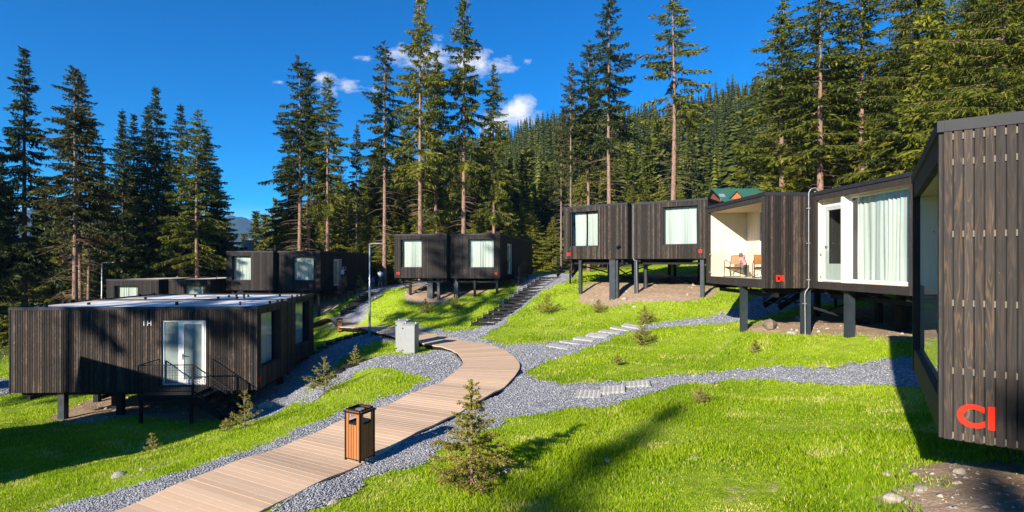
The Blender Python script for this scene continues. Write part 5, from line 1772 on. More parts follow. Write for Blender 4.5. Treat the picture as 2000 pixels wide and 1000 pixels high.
def person(label, loc, rz, H, J, mats, hair=1.0, shoes=None, toddler=False):
    """J: joints in metres for a body H tall, local frame facing -y"""
    t = thing('person', label, 'person', loc, rz)
    V, E, Rr = [], [], []

    def add(p, r, par=None):
        V.append(tuple(p)); Rr.append(r)
        if par is not None:
            E.append((par, len(V) - 1))
        return len(V) - 1
    k = H / 1.75
    g = lambda n: Vector(J[n])
    pel = add(g('pelvis'), 0.13 * k)
    wst = add(g('waist'), 0.115 * k, pel)
    chs = add(g('chest'), 0.135 * k, wst)
    nk = add(g('neck'), 0.055 * k * (1.2 if toddler else 1), chs)
    hr = 0.088 * k * (1.45 if toddler else 1)
    h0 = add(g('head') - Vector((0, 0, hr * 0.55)), hr * 0.75, nk)
    h1 = add(g('head') + Vector((0, 0, hr * 0.25)), hr, h0)
    h2 = add(g('head') + Vector((0, 0, hr * 0.9)), hr * 0.7, h1)
    f = g('face')
    add(g('head') + f * hr * 1.18 - Vector((0, 0, hr * 0.05)), hr * 0.14, h1)
    for s_ in ('L', 'R'):
        sg = -1 if s_ == 'L' else 1
        sh = add(g('sh' + s_), 0.06 * k, chs)
        el = add(g('el' + s_), 0.042 * k, sh)
        wr_ = add(g('wr' + s_), 0.028 * k, el)
        d = (g('wr' + s_) - g('el' + s_)).normalized()
        side = d.cross(Vector((0, 0, 1)))
        side = side.normalized() if side.length > 0.1 else Vector((1, 0, 0))
        pm = add(g('wr' + s_) + d * 0.06 * k, 0.030 * k, wr_)
        for q, (off, ln) in enumerate(((-0.028, 0.07), (-0.010, 0.085), (0.010, 0.08), (0.028, 0.062))):
            a = add(g('wr' + s_) + d * (0.085 * k) + side * off * k, 0.0095 * k, pm)
            b = add(g('wr' + s_) + d * (0.085 + ln * 0.55) * k + side * off * 1.15 * k + Vector((0, 0, -0.012 * k)), 0.0085 * k, a)
            add(g('wr' + s_) + d * (0.085 + ln * 0.95) * k + side * off * 1.15 * k + Vector((0, 0, -0.035 * k)), 0.007 * k, b)
        th = add(g('wr' + s_) + d * 0.035 * k + side * sg * 0.035 * k, 0.013 * k, pm)
        add(g('wr' + s_) + d * 0.08 * k + side * sg * 0.058 * k, 0.009 * k, th)
        hp = add(g('hip' + s_), 0.085 * k, pel)
        kn = add(g('kn' + s_), 0.058 * k, hp)
        cf = add(g('kn' + s_).lerp(g('an' + s_), 0.35), 0.056 * k, kn)
        an = add(g('an' + s_), 0.038 * k, cf)
        add(g('toe' + s_), 0.036 * k, an)
    skin_mesh('body', V, E, Rr, M['skin'], t)
    # shirt
    kk = 1.16
    V, E, Rr = [], [], []
    a = add(g('pelvis').lerp(g('waist'), 0.25), 0.148 * k); b = add(g('waist'), 0.138 * k, a); c = add(g('chest'), 0.152 * k, b); add(g('neck').lerp(g('chest'), 0.35), 0.085 * k, c)
    for s_ in ('L', 'R'):
        s1 = add(g('sh' + s_), 0.078 * k, c)
        add(g('sh' + s_).lerp(g('el' + s_), 0.9 if mats.get('long') else 0.55), 0.062 * k, s1)
    skin_mesh('shirt', V, E, Rr, M[mats['shirt']], t, root=0)
    V, E, Rr = [], [], []
    a = add(g('pelvis') + Vector((0, 0, 0.04 * k)), 0.142 * k); add(g('pelvis') + Vector((0, 0, 0.10 * k)), 0.136 * k, a)
    for s_ in ('L', 'R'):
        h = add(g('hip' + s_), 0.100 * k, a)
        if mats.get('shorts'):
            add(g('hip' + s_).lerp(g('kn' + s_), 0.85), 0.085 * k, h)
        else:
            q = add(g('kn' + s_), 0.070 * k, h)
            q2 = add(g('kn' + s_).lerp(g('an' + s_), 0.35), 0.064 * k, q)
            add(g('an' + s_) + Vector((0, 0, 0.03 * k)), 0.052 * k, q2)
    skin_mesh('trousers', V, E, Rr, M[mats['trousers']], t, root=0)
    for s_ in ('L', 'R'):
        V, E, Rr = [], [], []
        a = add(g('an' + s_) - Vector((0, 0, 0.01 * k)), 0.048 * k)
        m_ = g('an' + s_).lerp(g('toe' + s_), 0.5); m_.z = 0.04 * k
        b = add(m_, 0.044 * k, a)
        q = Vector(g('toe' + s_)); q.z = 0.034 * k
        add(q, 0.034 * k, b)
        skin_mesh('shoe', V, E, Rr, M[mats['shoe']], t, root=0)
    # hair: a cap over the skull, longer at the back
    m = MB()
    nlat, nlon = 10, 16
    hc = g('head') + Vector((0, 0, hr * 0.25)) - f * hr * 0.12
    rg = random.Random(3)
    grid = []
    fa = math.atan2(f.y, f.x)
    for i in range(nlat + 1):
        row = []
        for j in range(nlon):
            lon = 2 * math.pi * j / nlon
            back = 0.5 - 0.5 * math.cos(lon)          # 0 in front, 1 behind
            th = (i / nlat) * (math.pi * (0.36 + (0.30 + 0.28 * hair) * min(1, back * 1.6)))
            rr = hr * (1.17 + 0.05 * math.sin(5 * lon + i) + rg.uniform(-0.02, 0.03))
            zz = rr * math.cos(th) * 1.08
            row.append((hc.x + rr * math.sin(th) * math.cos(lon + fa), hc.y + rr * math.sin(th) * math.sin(lon + fa), hc.z + zz - (0.25 * hr * hair * back * (i / nlat) ** 2)))
        grid.append(row)
    for i in range(nlat):
        for j in range(nlon):
            j2 = (j + 1) % nlon
            m.face([grid[i][j], grid[i + 1][j], grid[i + 1][j2], grid[i][j2]])
    m.build('hair', M[mats['hair']], t, smooth=True)
    return t


def standing(H, face=(0, -1, 0), arms='down', stride=0.0):
    k = H / 1.75
    J = dict(pelvis=(0, 0, 0.95), waist=(0, 0.0, 1.08), chest=(0, 0, 1.32), neck=(0, 0, 1.48), head=(0, -0.01, 1.62),
             shL=(-0.19, 0, 1.41), shR=(0.19, 0, 1.41), hipL=(-0.09, 0, 0.90), hipR=(0.09, 0, 0.90),
             knL=(-0.10, -0.02 - stride * 0.5, 0.49), knR=(0.10, -0.02 + stride * 0.4, 0.49), anL=(-0.10, 0.02 - stride, 0.09), anR=(0.10, 0.03 + stride, 0.09),
             toeL=(-0.12, -0.14 - stride, 0.035), toeR=(0.12, -0.12 + stride, 0.035))
    if arms == 'down':
        J.update(elL=(-0.25, 0.03, 1.13), elR=(0.25, 0.03, 1.13), wrL=(-0.26, -0.06, 0.89), wrR=(0.26, -0.06, 0.89))
    elif arms == 'raised':
        J.update(elL=(-0.33, -0.12, 1.42), elR=(0.33, -0.12, 1.42), wrL=(-0.17, -0.20, 1.60), wrR=(0.17, -0.20, 1.60))
    elif arms == 'front':
        J.update(elL=(-0.24, -0.08, 1.15), elR=(0.24, -0.08, 1.15), wrL=(-0.12, -0.28, 1.22), wrR=(0.12, -0.28, 1.22))
    J = {a: tuple(c * k for c in b) for a, b in J.items()}
    J['face'] = face
    return J


# toddler bending over the seat of the chair in the loggia
k = 0.92 / 1.75
JT = dict(pelvis=(0, 0.06, 0.82), waist=(0, 0.0, 1.0), chest=(0, -0.14, 1.18), neck=(0, -0.24, 1.33), head=(0, -0.30, 1.50),
          shL=(-0.17, -0.16, 1.26), shR=(0.17, -0.16, 1.26), elL=(-0.26, -0.32, 1.12), elR=(0.26, -0.30, 1.12), wrL=(-0.20, -0.52, 1.12), wrR=(0.20, -0.50, 1.10),
          hipL=(-0.10, 0.05, 0.78), hipR=(0.10, 0.05, 0.78), knL=(-0.13, -0.08, 0.45), knR=(0.10, 0.02, 0.42), anL=(-0.13, 0.04, 0.10), anR=(0.11, 0.10, 0.10), toeL=(-0.15, -0.14, 0.05), toeR=(0.13, -0.08, 0.05))
JT = {a: tuple(c * k for c in b) for a, b in JT.items()}
JT['face'] = Vector((0, -0.85, -0.5)).normalized()
px_, py_ = Dw(1.42, 0.80)
person('toddler in pink top and dark leggings leaning over the leather chair', (px_, py_, ZL), R(217), 0.92, JT, dict(shirt='pink', trousers='navy_cloth', shoe='teal', hair='hair_brown', long=True), 1.1, toddler=True)

Y = 42.3
p = cG.matrix_basis @ Vector((7.3 + 0.55, 2.75, 0.18))
person('person in white top and dark trousers at the door of the G cabin', (p.x, p.y, -2.16 + 0.18), R(80), 1.68, standing(1.68, (0, -1, 0), 'raised'), dict(shirt='white_cloth', trousers='navy_cloth', shoe='rubber', hair='hair'), 0.4)
Y = 45.0
x = (742.5 - 1000) / 1000 * Y
person('adult with dark hair in pale blue top and shorts on the upper gravel path', (x, Y, hz(x, Y) + 0.02), R(170), 1.70, standing(1.70, (0, -1, 0), 'front', 0.10), dict(shirt='white_cloth', trousers='denim', shoe='white_cloth', hair='hair', shorts=True), 0.6)
x = (729.5 - 1000) / 1000 * Y
person('child in blue top walking beside the adult on the upper path', (x, Y - 0.3, hz(x, Y) + 0.02), R(185), 1.15, standing(1.15, (0, -1, 0), 'down', 0.08), dict(shirt='blue_cloth', trousers='denim', shoe='rubber', hair='hair_brown', shorts=True), 0.5)

# ------------------------------------------------------------------ houses farther off
def chalet(name, label, x0, x1, y0, y1, zb, ze, zr, wall, roof, axis='x', over=0.5, windows=(), dormer=False, chimney=None):
    t = thing(name, label, 'house', ((x0 + x1) / 2, (y0 + y1) / 2, zb))
    O = ((x0 + x1) / 2, (y0 + y1) / 2, zb)
    w = MB()
    w.box(x0, x1, y0, y1, zb, ze)
    if axis == 'x':
        ym = (y0 + y1) / 2
        for x in (x0, x1):
            w.face([(x, y0, ze), (x, y1, ze), (x, ym, zr - 0.05)])
    else:
        xm = (x0 + x1) / 2
        for y in (y0, y1):
            w.face([(x0, y, ze), (x1, y, ze), (xm, y, zr - 0.05)])
    w.build('wall', M[wall], t, offset=O)
    r = MB()
    th = 0.12
    if axis == 'x':
        ym = (y0 + y1) / 2
        sl = (zr - ze) / (ym - y0)
        for sg, ye in ((-1, y0 - over), (1, y1 + over)):
            zz = ze - sl * over
            q = [(x0 - over, ye, zz), (x1 + over, ye, zz), (x1 + over, ym, zr), (x0 - over, ym, zr)]
            r.box8([(a, b, c) for a, b, c in q] + [(a, b, c + th) for a, b, c in q])
    else:
        xm = (x0 + x1) / 2
        sl = (zr - ze) / (xm - x0)
        for sg, xe in ((-1, x0 - over), (1, x1 + over)):
            zz = ze - sl * over
            q = [(xe, y0 - over, zz), (xe, y1 + over, zz), (xm, y1 + over, zr), (xm, y0 - over, zr)]
            r.box8([(a, b, c) for a, b, c in q] + [(a, b, c + th) for a, b, c in q])
    rf = r.build('roof', M[roof], t, offset=O)
    if chimney:
        c = MB(); c.box(chimney[0] - 0.4, chimney[0] + 0.4, chimney[1] - 0.4, chimney[1] + 0.4, zr - 1.0, zr + 1.1); c.build('chimney', M['concrete'], rf, offset=O)
    for (wx0, wx1, wz0, wz1) in windows:
        f = MB(); f.box(wx0, wx1, y0 - 0.05, y0 - 0.002, wz0, wz1); fo = f.build('window', M['white_paint'], t, offset=O)
        g = MB(); g.box(wx0 + 0.08, wx1 - 0.08, y0 - 0.06, y0 - 0.051, wz0 + 0.08, wz1 - 0.08); g.build('pane', M['frosted'], fo, offset=O)
    if dormer:
        (dx, dy, dz, s2) = dormer
        d = MB()
        d.box(dx - s2, dx + s2, dy, dy + 2.5, dz, dz + s2 * 0.9); d.face([(dx - s2, dy, dz + s2 * .9), (dx + s2, dy, dz + s2 * .9), (dx, dy, dz + s2 * 1.9)])
        do = d.build('dormer', M['orange_wood'], rf, offset=O)
        q = MB()
        for sg in (-1, 1):
            q.box8([(dx + sg * s2 * 1.3, dy - 0.3, dz + s2 * 0.6), (dx, dy - 0.3, dz + s2 * 1.95), (dx, dy + 3.5, dz + s2 * 1.95), (dx + sg * s2 * 1.3, dy + 3.5, dz + s2 * 0.6),
                    (dx + sg * s2 * 1.3, dy - 0.3, dz + s2 * 0.75), (dx, dy - 0.3, dz + s2 * 2.12), (dx, dy + 3.5, dz + s2 * 2.12), (dx + sg * s2 * 1.3, dy + 3.5, dz + s2 * 0.75)])
        q.build('dormer_roof', M['green_roof'], t, offset=O)
        sk = MB()
        sk.box8([(dx - 2.9 * s2, dy + 0.1, dz + 0.05), (dx - 1.7 * s2, dy + 0.1, dz + 0.05), (dx - 1.5 * s2, dy + 1.5, dz + 1.1), (dx - 2.6 * s2, dy + 1.5, dz + 1.1)] * 1 +
                [(dx - 2.9 * s2, dy, dz + 0.2), (dx - 1.7 * s2, dy, dz + 0.2), (dx - 1.5 * s2, dy + 1.4, dz + 1.25), (dx - 2.6 * s2, dy + 1.4, dz + 1.25)])
        sk.build('skylight', M['galv'], rf, offset=O)
    return t


g0 = hz(33, 75)
chalet('chalet', 'chalet with green metal roof and orange dormer above the DI cabin', 31.0, 38.5, 73.0, 83, 3.0, 8.35, 11.1, 'brown_roof', 'green_roof', 'x', 0.6, dormer=(32.5, 74.3, 8.85, 0.75))
chalet('chalet', 'long cream house with low red roof seen under and beside the EI cabin', 2.9, 22.0, 57, 64, -3.2, -0.25, 0.55, 'bark_house', 'red_roof', 'x', 0.5, windows=[(6, 7.2, -1.5, -0.4), (10, 11.2, -1.5, -0.4), (14, 15.2, -1.5, -0.4), (18, 19.2, -1.5, -0.4)])
chalet('chalet', 'brown roofed chalet with chimney glimpsed left of the G cabin', -35, -27, 56, 64, -7, -2.0, 1.35, 'orange_wood', 'brown_roof', 'y', 0.8, chimney=(-29.6, 57.5))
chalet('chalet', 'pale grey house glimpsed through the trees behind the DI cabin', 37, 45, 55, 61, 4.0, 10.0, 12.0, 'pale_house', 'fascia', 'x', 0.5, windows=[(38, 39.2, 7, 8.4), (41, 42.2, 7, 8.4)])
up = thing('utility_pole', 'thin grey pole among the spruces behind the DI cabin', 'pole', (14.2, 24.0, hz(14.2, 24.0)))
m = MB(); m.tube([(0, 0, 0), (0, 0, 5.0)], 0.05, 8); m.build('pole_shaft', M['galv'], up)
m = MB(); m.bar((-0.3, 0, 4.8), (0.3, 0, 4.8), 0.05); m.build('cross_arm', M['galv'], up)
# ------------------------------------------------------------------ spruces
def norm(a):
    return a / (np.linalg.norm(a, axis=-1, keepdims=True) + 1e-9)


class Twigs:
    def __init__(s):
        s.P, s.D, s.L, s.W, s.T = [], [], [], [], []

    def add(s, p, d, l, w, t):
        s.P.append(p); s.D.append(d); s.L.append(l); s.W.append(w); s.T.append(t)

    def mesh(s, name, mat, rg, parent=None):
        P = np.concatenate(s.P); D = norm(np.concatenate(s.D)); L = np.concatenate(s.L)[:, None]; Wd = np.concatenate(s.W)[:, None]; T = np.concatenate(s.T)
        n = len(P)
        up = norm(rg.normal(0, 1, (n, 3)) + np.array([0, 0, 0.35]))
        side = norm(np.cross(D, up)) * Wd
        sag = np.array([0, 0, -1.0]) * L * 0.10
        V = np.stack([P, P + D * L * 0.4 + side + sag * 0.3, P + D * L + sag, P + D * L * 0.45 - side + sag * 0.3], 1).reshape(-1, 3)
        Fc = (np.arange(n) * 4)[:, None] + np.arange(4)[None]
        return npmesh(name, V, Fc, T, M[mat], parent)


def spruce(name, label, seed, H=25.0, cs=0.3, Rm=2.8, whorl=0.42, nb=(4, 7), dens=1.0, step=0.105, tw=0.050, droop=0.30, skip=0.1, top_pow=0.8, needle='needle', bark='bark', dead=40, low_taper=0.75, rtrunk=None, hang=1.0, deadlen=2.0, twl=1.0):
    rg = np.random.default_rng(seed)
    t = thing(name, label, 'tree')
    z0 = cs * H
    tw_ = Twigs()
    r0 = rtrunk or H * 0.0085
    bend = rg.normal(0, 0.10, 2)

    def axis(z):
        f = z / H
        return np.array([bend[0] * math.sin(f * 3.1), bend[1] * math.sin(f * 2.7), z])

    tr = MB()
    zs = np.linspace(-0.6, H * 0.985, 14)
    tr.tube([axis(max(z, 0)) if z >= 0 else (0, 0, z) for z in zs], [max(0.012, r0 * (1 - (max(z, 0) / H)) ** 0.8 * (1.25 if z < 0.3 else 1)) for z in zs], 9)
    z = z0
    bm = rg.random(8)
    while z < H * 0.992:
        f = (z - z0) / (H - z0)                        # 0 at crown base, 1 at tip
        prof = (1 - f) ** top_pow
        if f < 0.22:
            prof *= low_taper + (1 - low_taper) * f / 0.22
        prof *= 1 + 0.18 * math.sin(z * 1.3 + bm[0] * 6) + 0.12 * math.sin(z * 2.9 + bm[1] * 6)
        n = rg.integers(nb[0], nb[1])
        a0 = rg.uniform(0, 6.28)
        for i in range(n):
            if rg.random() < skip:
                continue
            az = a0 + 6.283 * i / n + rg.normal(0, 0.25)
            l = max(0.22, Rm * prof * rg.uniform(0.55, 1.18) * (1 + 0.22 * math.sin(az * 2 + bm[2] * 6)))
            k = max(3, int(l / step * dens))
            tt = np.linspace(0.10 if f > 0.6 else 0.2, 1.0, k) + rg.normal(0, 0.01, k)
            slope = 0.35 * f - 0.10 + rg.normal(0, 0.09)
            dr = droop * (1 - 0.55 * f) * rg.uniform(0.6, 1.4)
            ax = axis(z + rg.normal(0, 0.08))
            dx, dy = math.cos(az), math.sin(az)
            hor = l * tt
            zz = slope * hor - dr * hor * tt * 1.0 + 0.42 * dr * l * tt ** 4
            pts = np.stack([ax[0] + dx * hor, ax[1] + dy * hor, ax[2] + zz], 1)
            if f < 0.85:
                q0 = pts[0]; q1 = pts[k // 2]; q2 = pts[-1]
                rb = 0.012 + 0.008 * l
                tr.tube([ax, q1, q2], [rb, rb * 0.55, 0.004], 3, caps=False)
            tone = np.clip(rg.normal(0.45, 0.15) + rg.normal(0, 0.12, k) + 0.14 * (tt - 0.5), 0, 0.98)
            fw = np.array([dx, dy, 0.0]); sd = np.array([-dy, dx, 0.0])
            env = np.sin(np.clip(tt, 0, 1) * math.pi * 0.86 + 0.25) ** 0.7
            for sg in (-1, 1):
                ang = rg.uniform(0.6, 1.15, k)
                d = fw[None] * np.cos(ang)[:, None] + sg * sd[None] * np.sin(ang)[:, None]
                d[:, 2] = rg.uniform(-0.95, -0.10, k) * (0.55 + 0.45 * hang) + 0.35 * f
                tl = (0.16 + l * 0.20 * env) * rg.uniform(0.6, 1.3, k) * twl
                tw_.add(pts, d, tl, tw * rg.uniform(0.7, 1.4, k) * (0.8 + 0.5 * tl), np.clip(tone + rg.normal(0, 0.1, k), 0, 1))
            d = np.tile(np.array([dx * 0.35, dy * 0.35, -1.0]), (k, 1)) + rg.normal(0, 0.25, (k, 3))
            tl = (0.12 + 0.36 * hang * env) * rg.uniform(0.5, 1.3, k) * (1 - 0.5 * f) * twl
            tw_.add(pts, d, tl, tw * rg.uniform(0.7, 1.3, k), np.clip(tone - 0.08 + rg.normal(0, 0.08, k), 0, 1))
            if dens > 0.9:
                d = np.tile(np.array([dx * 0.2, dy * 0.2, -1.0]), (k, 1)) + rg.normal(0, 0.4, (k, 3))
                p2 = pts + (sd[None] * rg.uniform(-1, 1, k)[:, None] + fw[None] * 0.15) * (0.10 + 0.13 * l * env)[:, None] - np.array([0, 0, 0.05 + 0.04 * l])
                tw_.add(p2, d, tl * 0.9, tw * rg.uniform(0.7, 1.3, k), np.clip(tone + rg.normal(0, 0.12, k), 0, 1))
            d = np.tile(np.array([dx, dy, slope]), (k, 1)) + rg.normal(0, 0.22, (k, 3)) + np.array([0, 0, 0.1])
            tw_.add(pts, d, np.full(k, step * 1.9) * rg.uniform(0.8, 1.3, k), tw * rg.uniform(0.8, 1.4, k), np.clip(tone + 0.08, 0, 1))
        z += whorl * rg.uniform(0.7, 1.3) * (0.55 + 0.6 * (1 - f))
    # leader
    k = 10
    zz = np.linspace(H * 0.955, H * 0.995, k)
    p = np.array([axis(q) for q in zz])
    tw_.add(p, np.tile([0, 0, 1.0], (k, 1)) + rg.normal(0, 0.25, (k, 3)), np.full(k, 0.35), np.full(k, tw), np.full(k, 0.5))
    for i in range(dead):
        zb = rg.uniform(0.10 * H, max(z0 * 1.15, 0.2 * H))
        az = rg.uniform(0, 6.28)
        l = deadlen * rg.uniform(0.3, 1.0) * min(1, 0.4 + zb / max(z0, 1))
        ax = axis(zb)
        c, s_ = math.cos(az), math.sin(az)
        sag = rg.uniform(0.15, 0.5)
        tr.tube([ax, (ax[0] + c * l * 0.5, ax[1] + s_ * l * 0.5, ax[2] - sag * l * 0.18), (ax[0] + c * l, ax[1] + s_ * l, ax[2] - sag * l * rg.uniform(0.5, 1.0))], [0.022, 0.014, 0.005], 3, caps=False)
        if rg.random() < 0.5:
            tr.tube([(ax[0] + c * l * 0.5, ax[1] + s_ * l * 0.5, ax[2] - sag * l * 0.18), (ax[0] + c * l * 0.8 - s_ * l * 0.25, ax[1] + s_ * l * 0.8 + c * l * 0.25, ax[2] - sag * l * 0.6)], [0.010, 0.004], 3, caps=False)
    tr.build('trunk', M[bark], t, smooth=True)
    tw_.mesh('crown', needle, rg, t)
    return t


HID = (0, -400, -200)
PROTO = {}


def proto(key, **kw):
    t = spruce('spruce_tree', 'spruce', **kw)
    t['H'] = kw.get('H', 25.0)
    PROTO[key] = [t, False, kw.get('H', 25.0)]


proto('full1', seed=1, cs=0.18, Rm=2.95, dead=40, skip=0.08, needle='needle_dark', bark='bark_dark')
proto('full2', seed=2, cs=0.24, Rm=2.95, dead=40, skip=0.16, needle='needle_dark', bark='bark_dark', droop=0.36)
proto('tall1', seed=3, cs=0.28, Rm=2.95, dead=50, skip=0.22, whorl=0.50, top_pow=0.62, needle='needle', bark='bark')
proto('tall2', seed=4, cs=0.36, Rm=2.9, dead=60, skip=0.26, whorl=0.52, top_pow=0.6, needle='needle', bark='bark', droop=0.38)
proto('bare1', seed=5, cs=0.46, Rm=2.9, dead=80, skip=0.28, whorl=0.55, top_pow=0.58, needle='needle_dark', bark='bark', droop=0.34, deadlen=2.3)
proto('bare2', seed=6, cs=0.54, Rm=2.6, dead=90, skip=0.34, whorl=0.60, top_pow=0.62, needle='needle', bark='bark', droop=0.30, deadlen=2.2)
proto('thin', seed=7, cs=0.48, Rm=1.8, dead=80, skip=0.36, whorl=0.55, top_pow=0.6, needle='needle_rust', bark='bark_grey', deadlen=1.7, rtrunk=0.15)
proto('rust', seed=8, cs=0.36, Rm=3.1, dead=90, skip=0.30, whorl=0.5, top_pow=0.6, needle='needle_rust', bark='bark', deadlen=2.4)
proto('bush1', seed=9, H=16.0, cs=0.04, Rm=3.0, dead=6, skip=0.05, whorl=0.38, step=0.125, tw=0.050, top_pow=0.85, needle='needle_light', bark='bark_grey', low_taper=0.9, hang=1.2)
proto('bush2', seed=10, H=16.0, cs=0.08, Rm=2.6, dead=14, skip=0.10, whorl=0.42, step=0.125, tw=0.050, top_pow=0.8, needle='needle_light', bark='bark_grey', low_taper=0.85, hang=1.3)
proto('big', seed=11, H=26.0, cs=0.10, Rm=4.3, dead=30, skip=0.12, whorl=0.40, step=0.12, tw=0.036, droop=0.26, top_pow=0.6, needle='needle', bark='bark', low_taper=0.8, hang=1.5)
proto('far1', seed=12, H=20.0, cs=0.08, Rm=2.6, dead=0, skip=0.0, whorl=0.62, nb=(5, 8), step=0.5, tw=0.17, top_pow=0.85, needle='needle_far', bark='bark_dark', low_taper=0.9, hang=1.5, twl=1.5)
proto('far2', seed=13, H=20.0, cs=0.14, Rm=2.2, dead=0, skip=0.05, whorl=0.66, nb=(5, 7), step=0.5, tw=0.17, top_pow=0.8, needle='needle_far', bark='bark_dark', low_taper=0.85, hang=1.5, twl=1.5)
proto('far3', seed=14, H=20.0, cs=0.05, Rm=3.0, dead=0, skip=0.05, whorl=0.66, nb=(5, 8), step=0.55, tw=0.19, top_pow=0.95, needle='needle_far', bark='bark_dark', low_taper=0.9, hang=1.5, twl=1.5)

NTREE = 0
_trs = random.Random(5)


def plant(key, x, y, hgt, label, group=None, wide=1.0, rz=None):
    global NTREE
    pr = PROTO[key]
    s = hgt / pr[2]
    rz = _trs.uniform(0, 6.28) if rz is None else rz
    loc = (x, y, hz(x, y) - 0.1)
    w = s ** 0.55 * wide
    if not pr[1]:
        pr[1] = True
        r = pr[0]
        r.location = loc; r.rotation_euler = (0, 0, rz); r.scale = (w, w, s)
        r['label'] = label
        if group: r['group'] = group
    else:
        r = copy_thing(pr[0], loc, rz, (w, w, s), label, group)
        if not group and 'group' in r: del r['group']
    if 'H' in r: del r['H']
    NTREE += 1
    return r


def tree(px, top, Y, key, label, wide=1.0, group=None):
    x = (px - 1000) / 1000 * Y
    plant(key, x, Y, (HY - top) / 1000 * Y - hz(x, Y) + 0.1, label, group, wide)


# left stand, dark against the sky
GL = 'dark spruces standing behind the near left cabin'
tree(48, 92, 43, 'full2', 'tallest dark spruce near the left edge, wide bare spaced branches', 1.15, GL)
tree(-35, 190, 41, 'full1', 'dark spruce cut by the left edge of the photo', 1.1, GL)
tree(2, 300, 50, 'full1', 'shorter dark spruce at the very left behind the tallest one', 1.0, GL)
tree(88, 350, 52, 'bush1', 'low bushy spruce between the tallest left spruce and the browning one', 1.0, GL)
tree(146, 128, 40, 'rust', 'browning spruce with reddish upper trunk in the left stand', 1.12, GL)
tree(160, 150, 41, 'rust', 'twin of the browning spruce, close on its right side', 0.9, GL)
tree(171, 215, 42, 'bare2', 'slim bare trunk right behind the browning twin spruces', 0.8, GL)
tree(200, 300, 50, 'full1', 'dark dense spruce just right of the browning twins', 0.9, GL)
tree(238, 213, 47, 'full1', 'dense dark spruce left of the middle of the left stand', 1.0, GL)
tree(262, 222, 50, 'full2', 'dark spruce close beside the tall one in the middle of the left stand', 1.0, GL)
tree(305, 170, 46, 'full2', 'tallest pointed spruce in the right half of the left stand', 1.05, GL)
tree(288, 205, 49, 'full1', 'dense spruce tucked behind the tallest of the right half', 0.9, GL)
tree(328, 270, 52, 'full1', 'shorter dark spruce filling the gap right of the pointed one', 1.0, GL)
tree(352, 204, 45, 'full2', 'third spruce from the right end of the left stand', 1.0, GL)
tree(387, 213, 44, 'tall1', 'spruce with pinkish trunk second from the right end of the left stand', 1.1, GL)
tree(404, 250, 48, 'full1', 'dense dark spruce behind the pinkish trunk at the right end', 1.05, GL)
tree(424, 330, 50, 'full1', 'lowest spruce at the right end of the left stand', 1.1, GL)
GU = 'low bushy spruces between the trunks of the left stand'
for i, (px, top, Y) in enumerate(((20, 440, 50), (70, 425, 57), (110, 420, 52), (130, 400, 60), (185, 400, 52), (215, 380, 56), (250, 400, 52), (280, 370, 60), (320, 385, 55), (345, 400, 60), (372, 380, 57), (-20, 420, 55), (-60, 350, 50), (410, 410, 62), (440, 440, 66), (38, 470, 45), (222, 450, 47), (0, 400, 62), (155, 430, 64), (300, 440, 50))):
    tree(px, top, Y, ('bush1', 'bush2')[i % 2], 'low bushy spruce filling the dark understorey of the left stand', 1.0, GU)
# gap with distant spires
GS = 'small spruce spires in the gap before the blue hills'
tree(478, 455, 120, 'far2', 'tiny lone spruce spire in front of the blue hills', 0.9)
tree(500, 412, 100, 'far1', 'dark spire left of its twin in the gap before the blue hills', 0.9, GS)
tree(519, 418, 98, 'far2', 'dark spire right of its twin in the gap before the blue hills', 1.0, GS)
tree(537, 440, 90, 'bush1', 'low spruce below the spires beside the roof of the G cabin', 1.1)
tree(548, 395, 70, 'bush2', 'green bushy spruce at the left foot of the centre stand', 1.2)

# centre stand
tree(583, 110, 50, 'bare1', 'spruce with long pink bare trunk, leftmost of the centre stand', 1.15)
tree(603, 124, 51, 'bare1', 'pink trunked spruce close right of the leftmost centre spruce', 0.95)
tree(563, 245, 55, 'full2', 'shorter leafy spruce on the left flank of the centre stand', 1.1)
tree(641, 145, 49, 'tall2', 'dark spruce with wide even branches, behind the G cabin roof end', 1.05)
tree(697, 238, 53, 'thin', 'thin scraggy spruce between the wide branched one and the lamp', 0.95)
tree(751, 82, 49, 'bare1', 'spruce with pale slender trunk right beside the street lamp', 1.12)
tree(822, -14, 47, 'tall2', 'tallest centre spruce rising out of the picture behind the FII window', 1.12)
tree(856, 96, 52, 'tall1', 'lower green spruce standing between the two tallest centre ones', 1.05)
tree(905, -8, 49, 'tall2', 'second of the two tallest centre spruces, behind the FI window', 1.15)
tree(792, 215, 57, 'tall1', 'mid height spruce hidden behind the tallest centre trunk', 1.1)
tree(966, 125, 50, 'tall1', 'narrow dark spruce with sparse top in front of the white cloud', 0.9)
tree(942, 260, 58, 'full2', 'green spruce left of the narrow dark one', 1.1)
tree(728, 300, 60, 'tall1', 'mid green spruce right of the thin scraggy one', 1.0)
tree(665, 330, 62, 'tall1', 'mid green spruce left of the thin scraggy one', 1.0)
tree(1020, 300, 60, 'full2', 'bushy spruce in the gap right of the narrow dark one', 1.1)
# right of centre
tree(1115, 116, 45, 'thin', 'thin bare trunk with ragged top left of the twin spruces', 0.95)
tree(1096, 215, 50, 'thin', 'shorter ragged spruce left behind the thin bare trunk', 1.0)
tree(1150, 78, 47, 'bare1', 'left and lower of the twin spruces behind the EII window', 0.95)
tree(1192, -8, 44, 'bare1', 'right and taller of the twin spruces behind the cabin on tall stilts', 1.10)
tree(1311, -12, 43, 'bare2', 'lone spruce with long pale trunk against open blue sky', 1.35)
tree(1170, 290, 55, 'tall1', 'mid height green spruce below the twin spruces', 1.2)
tree(1135, 330, 57, 'bush1', 'bushy spruce between the thin trunk and the twins', 1.1)
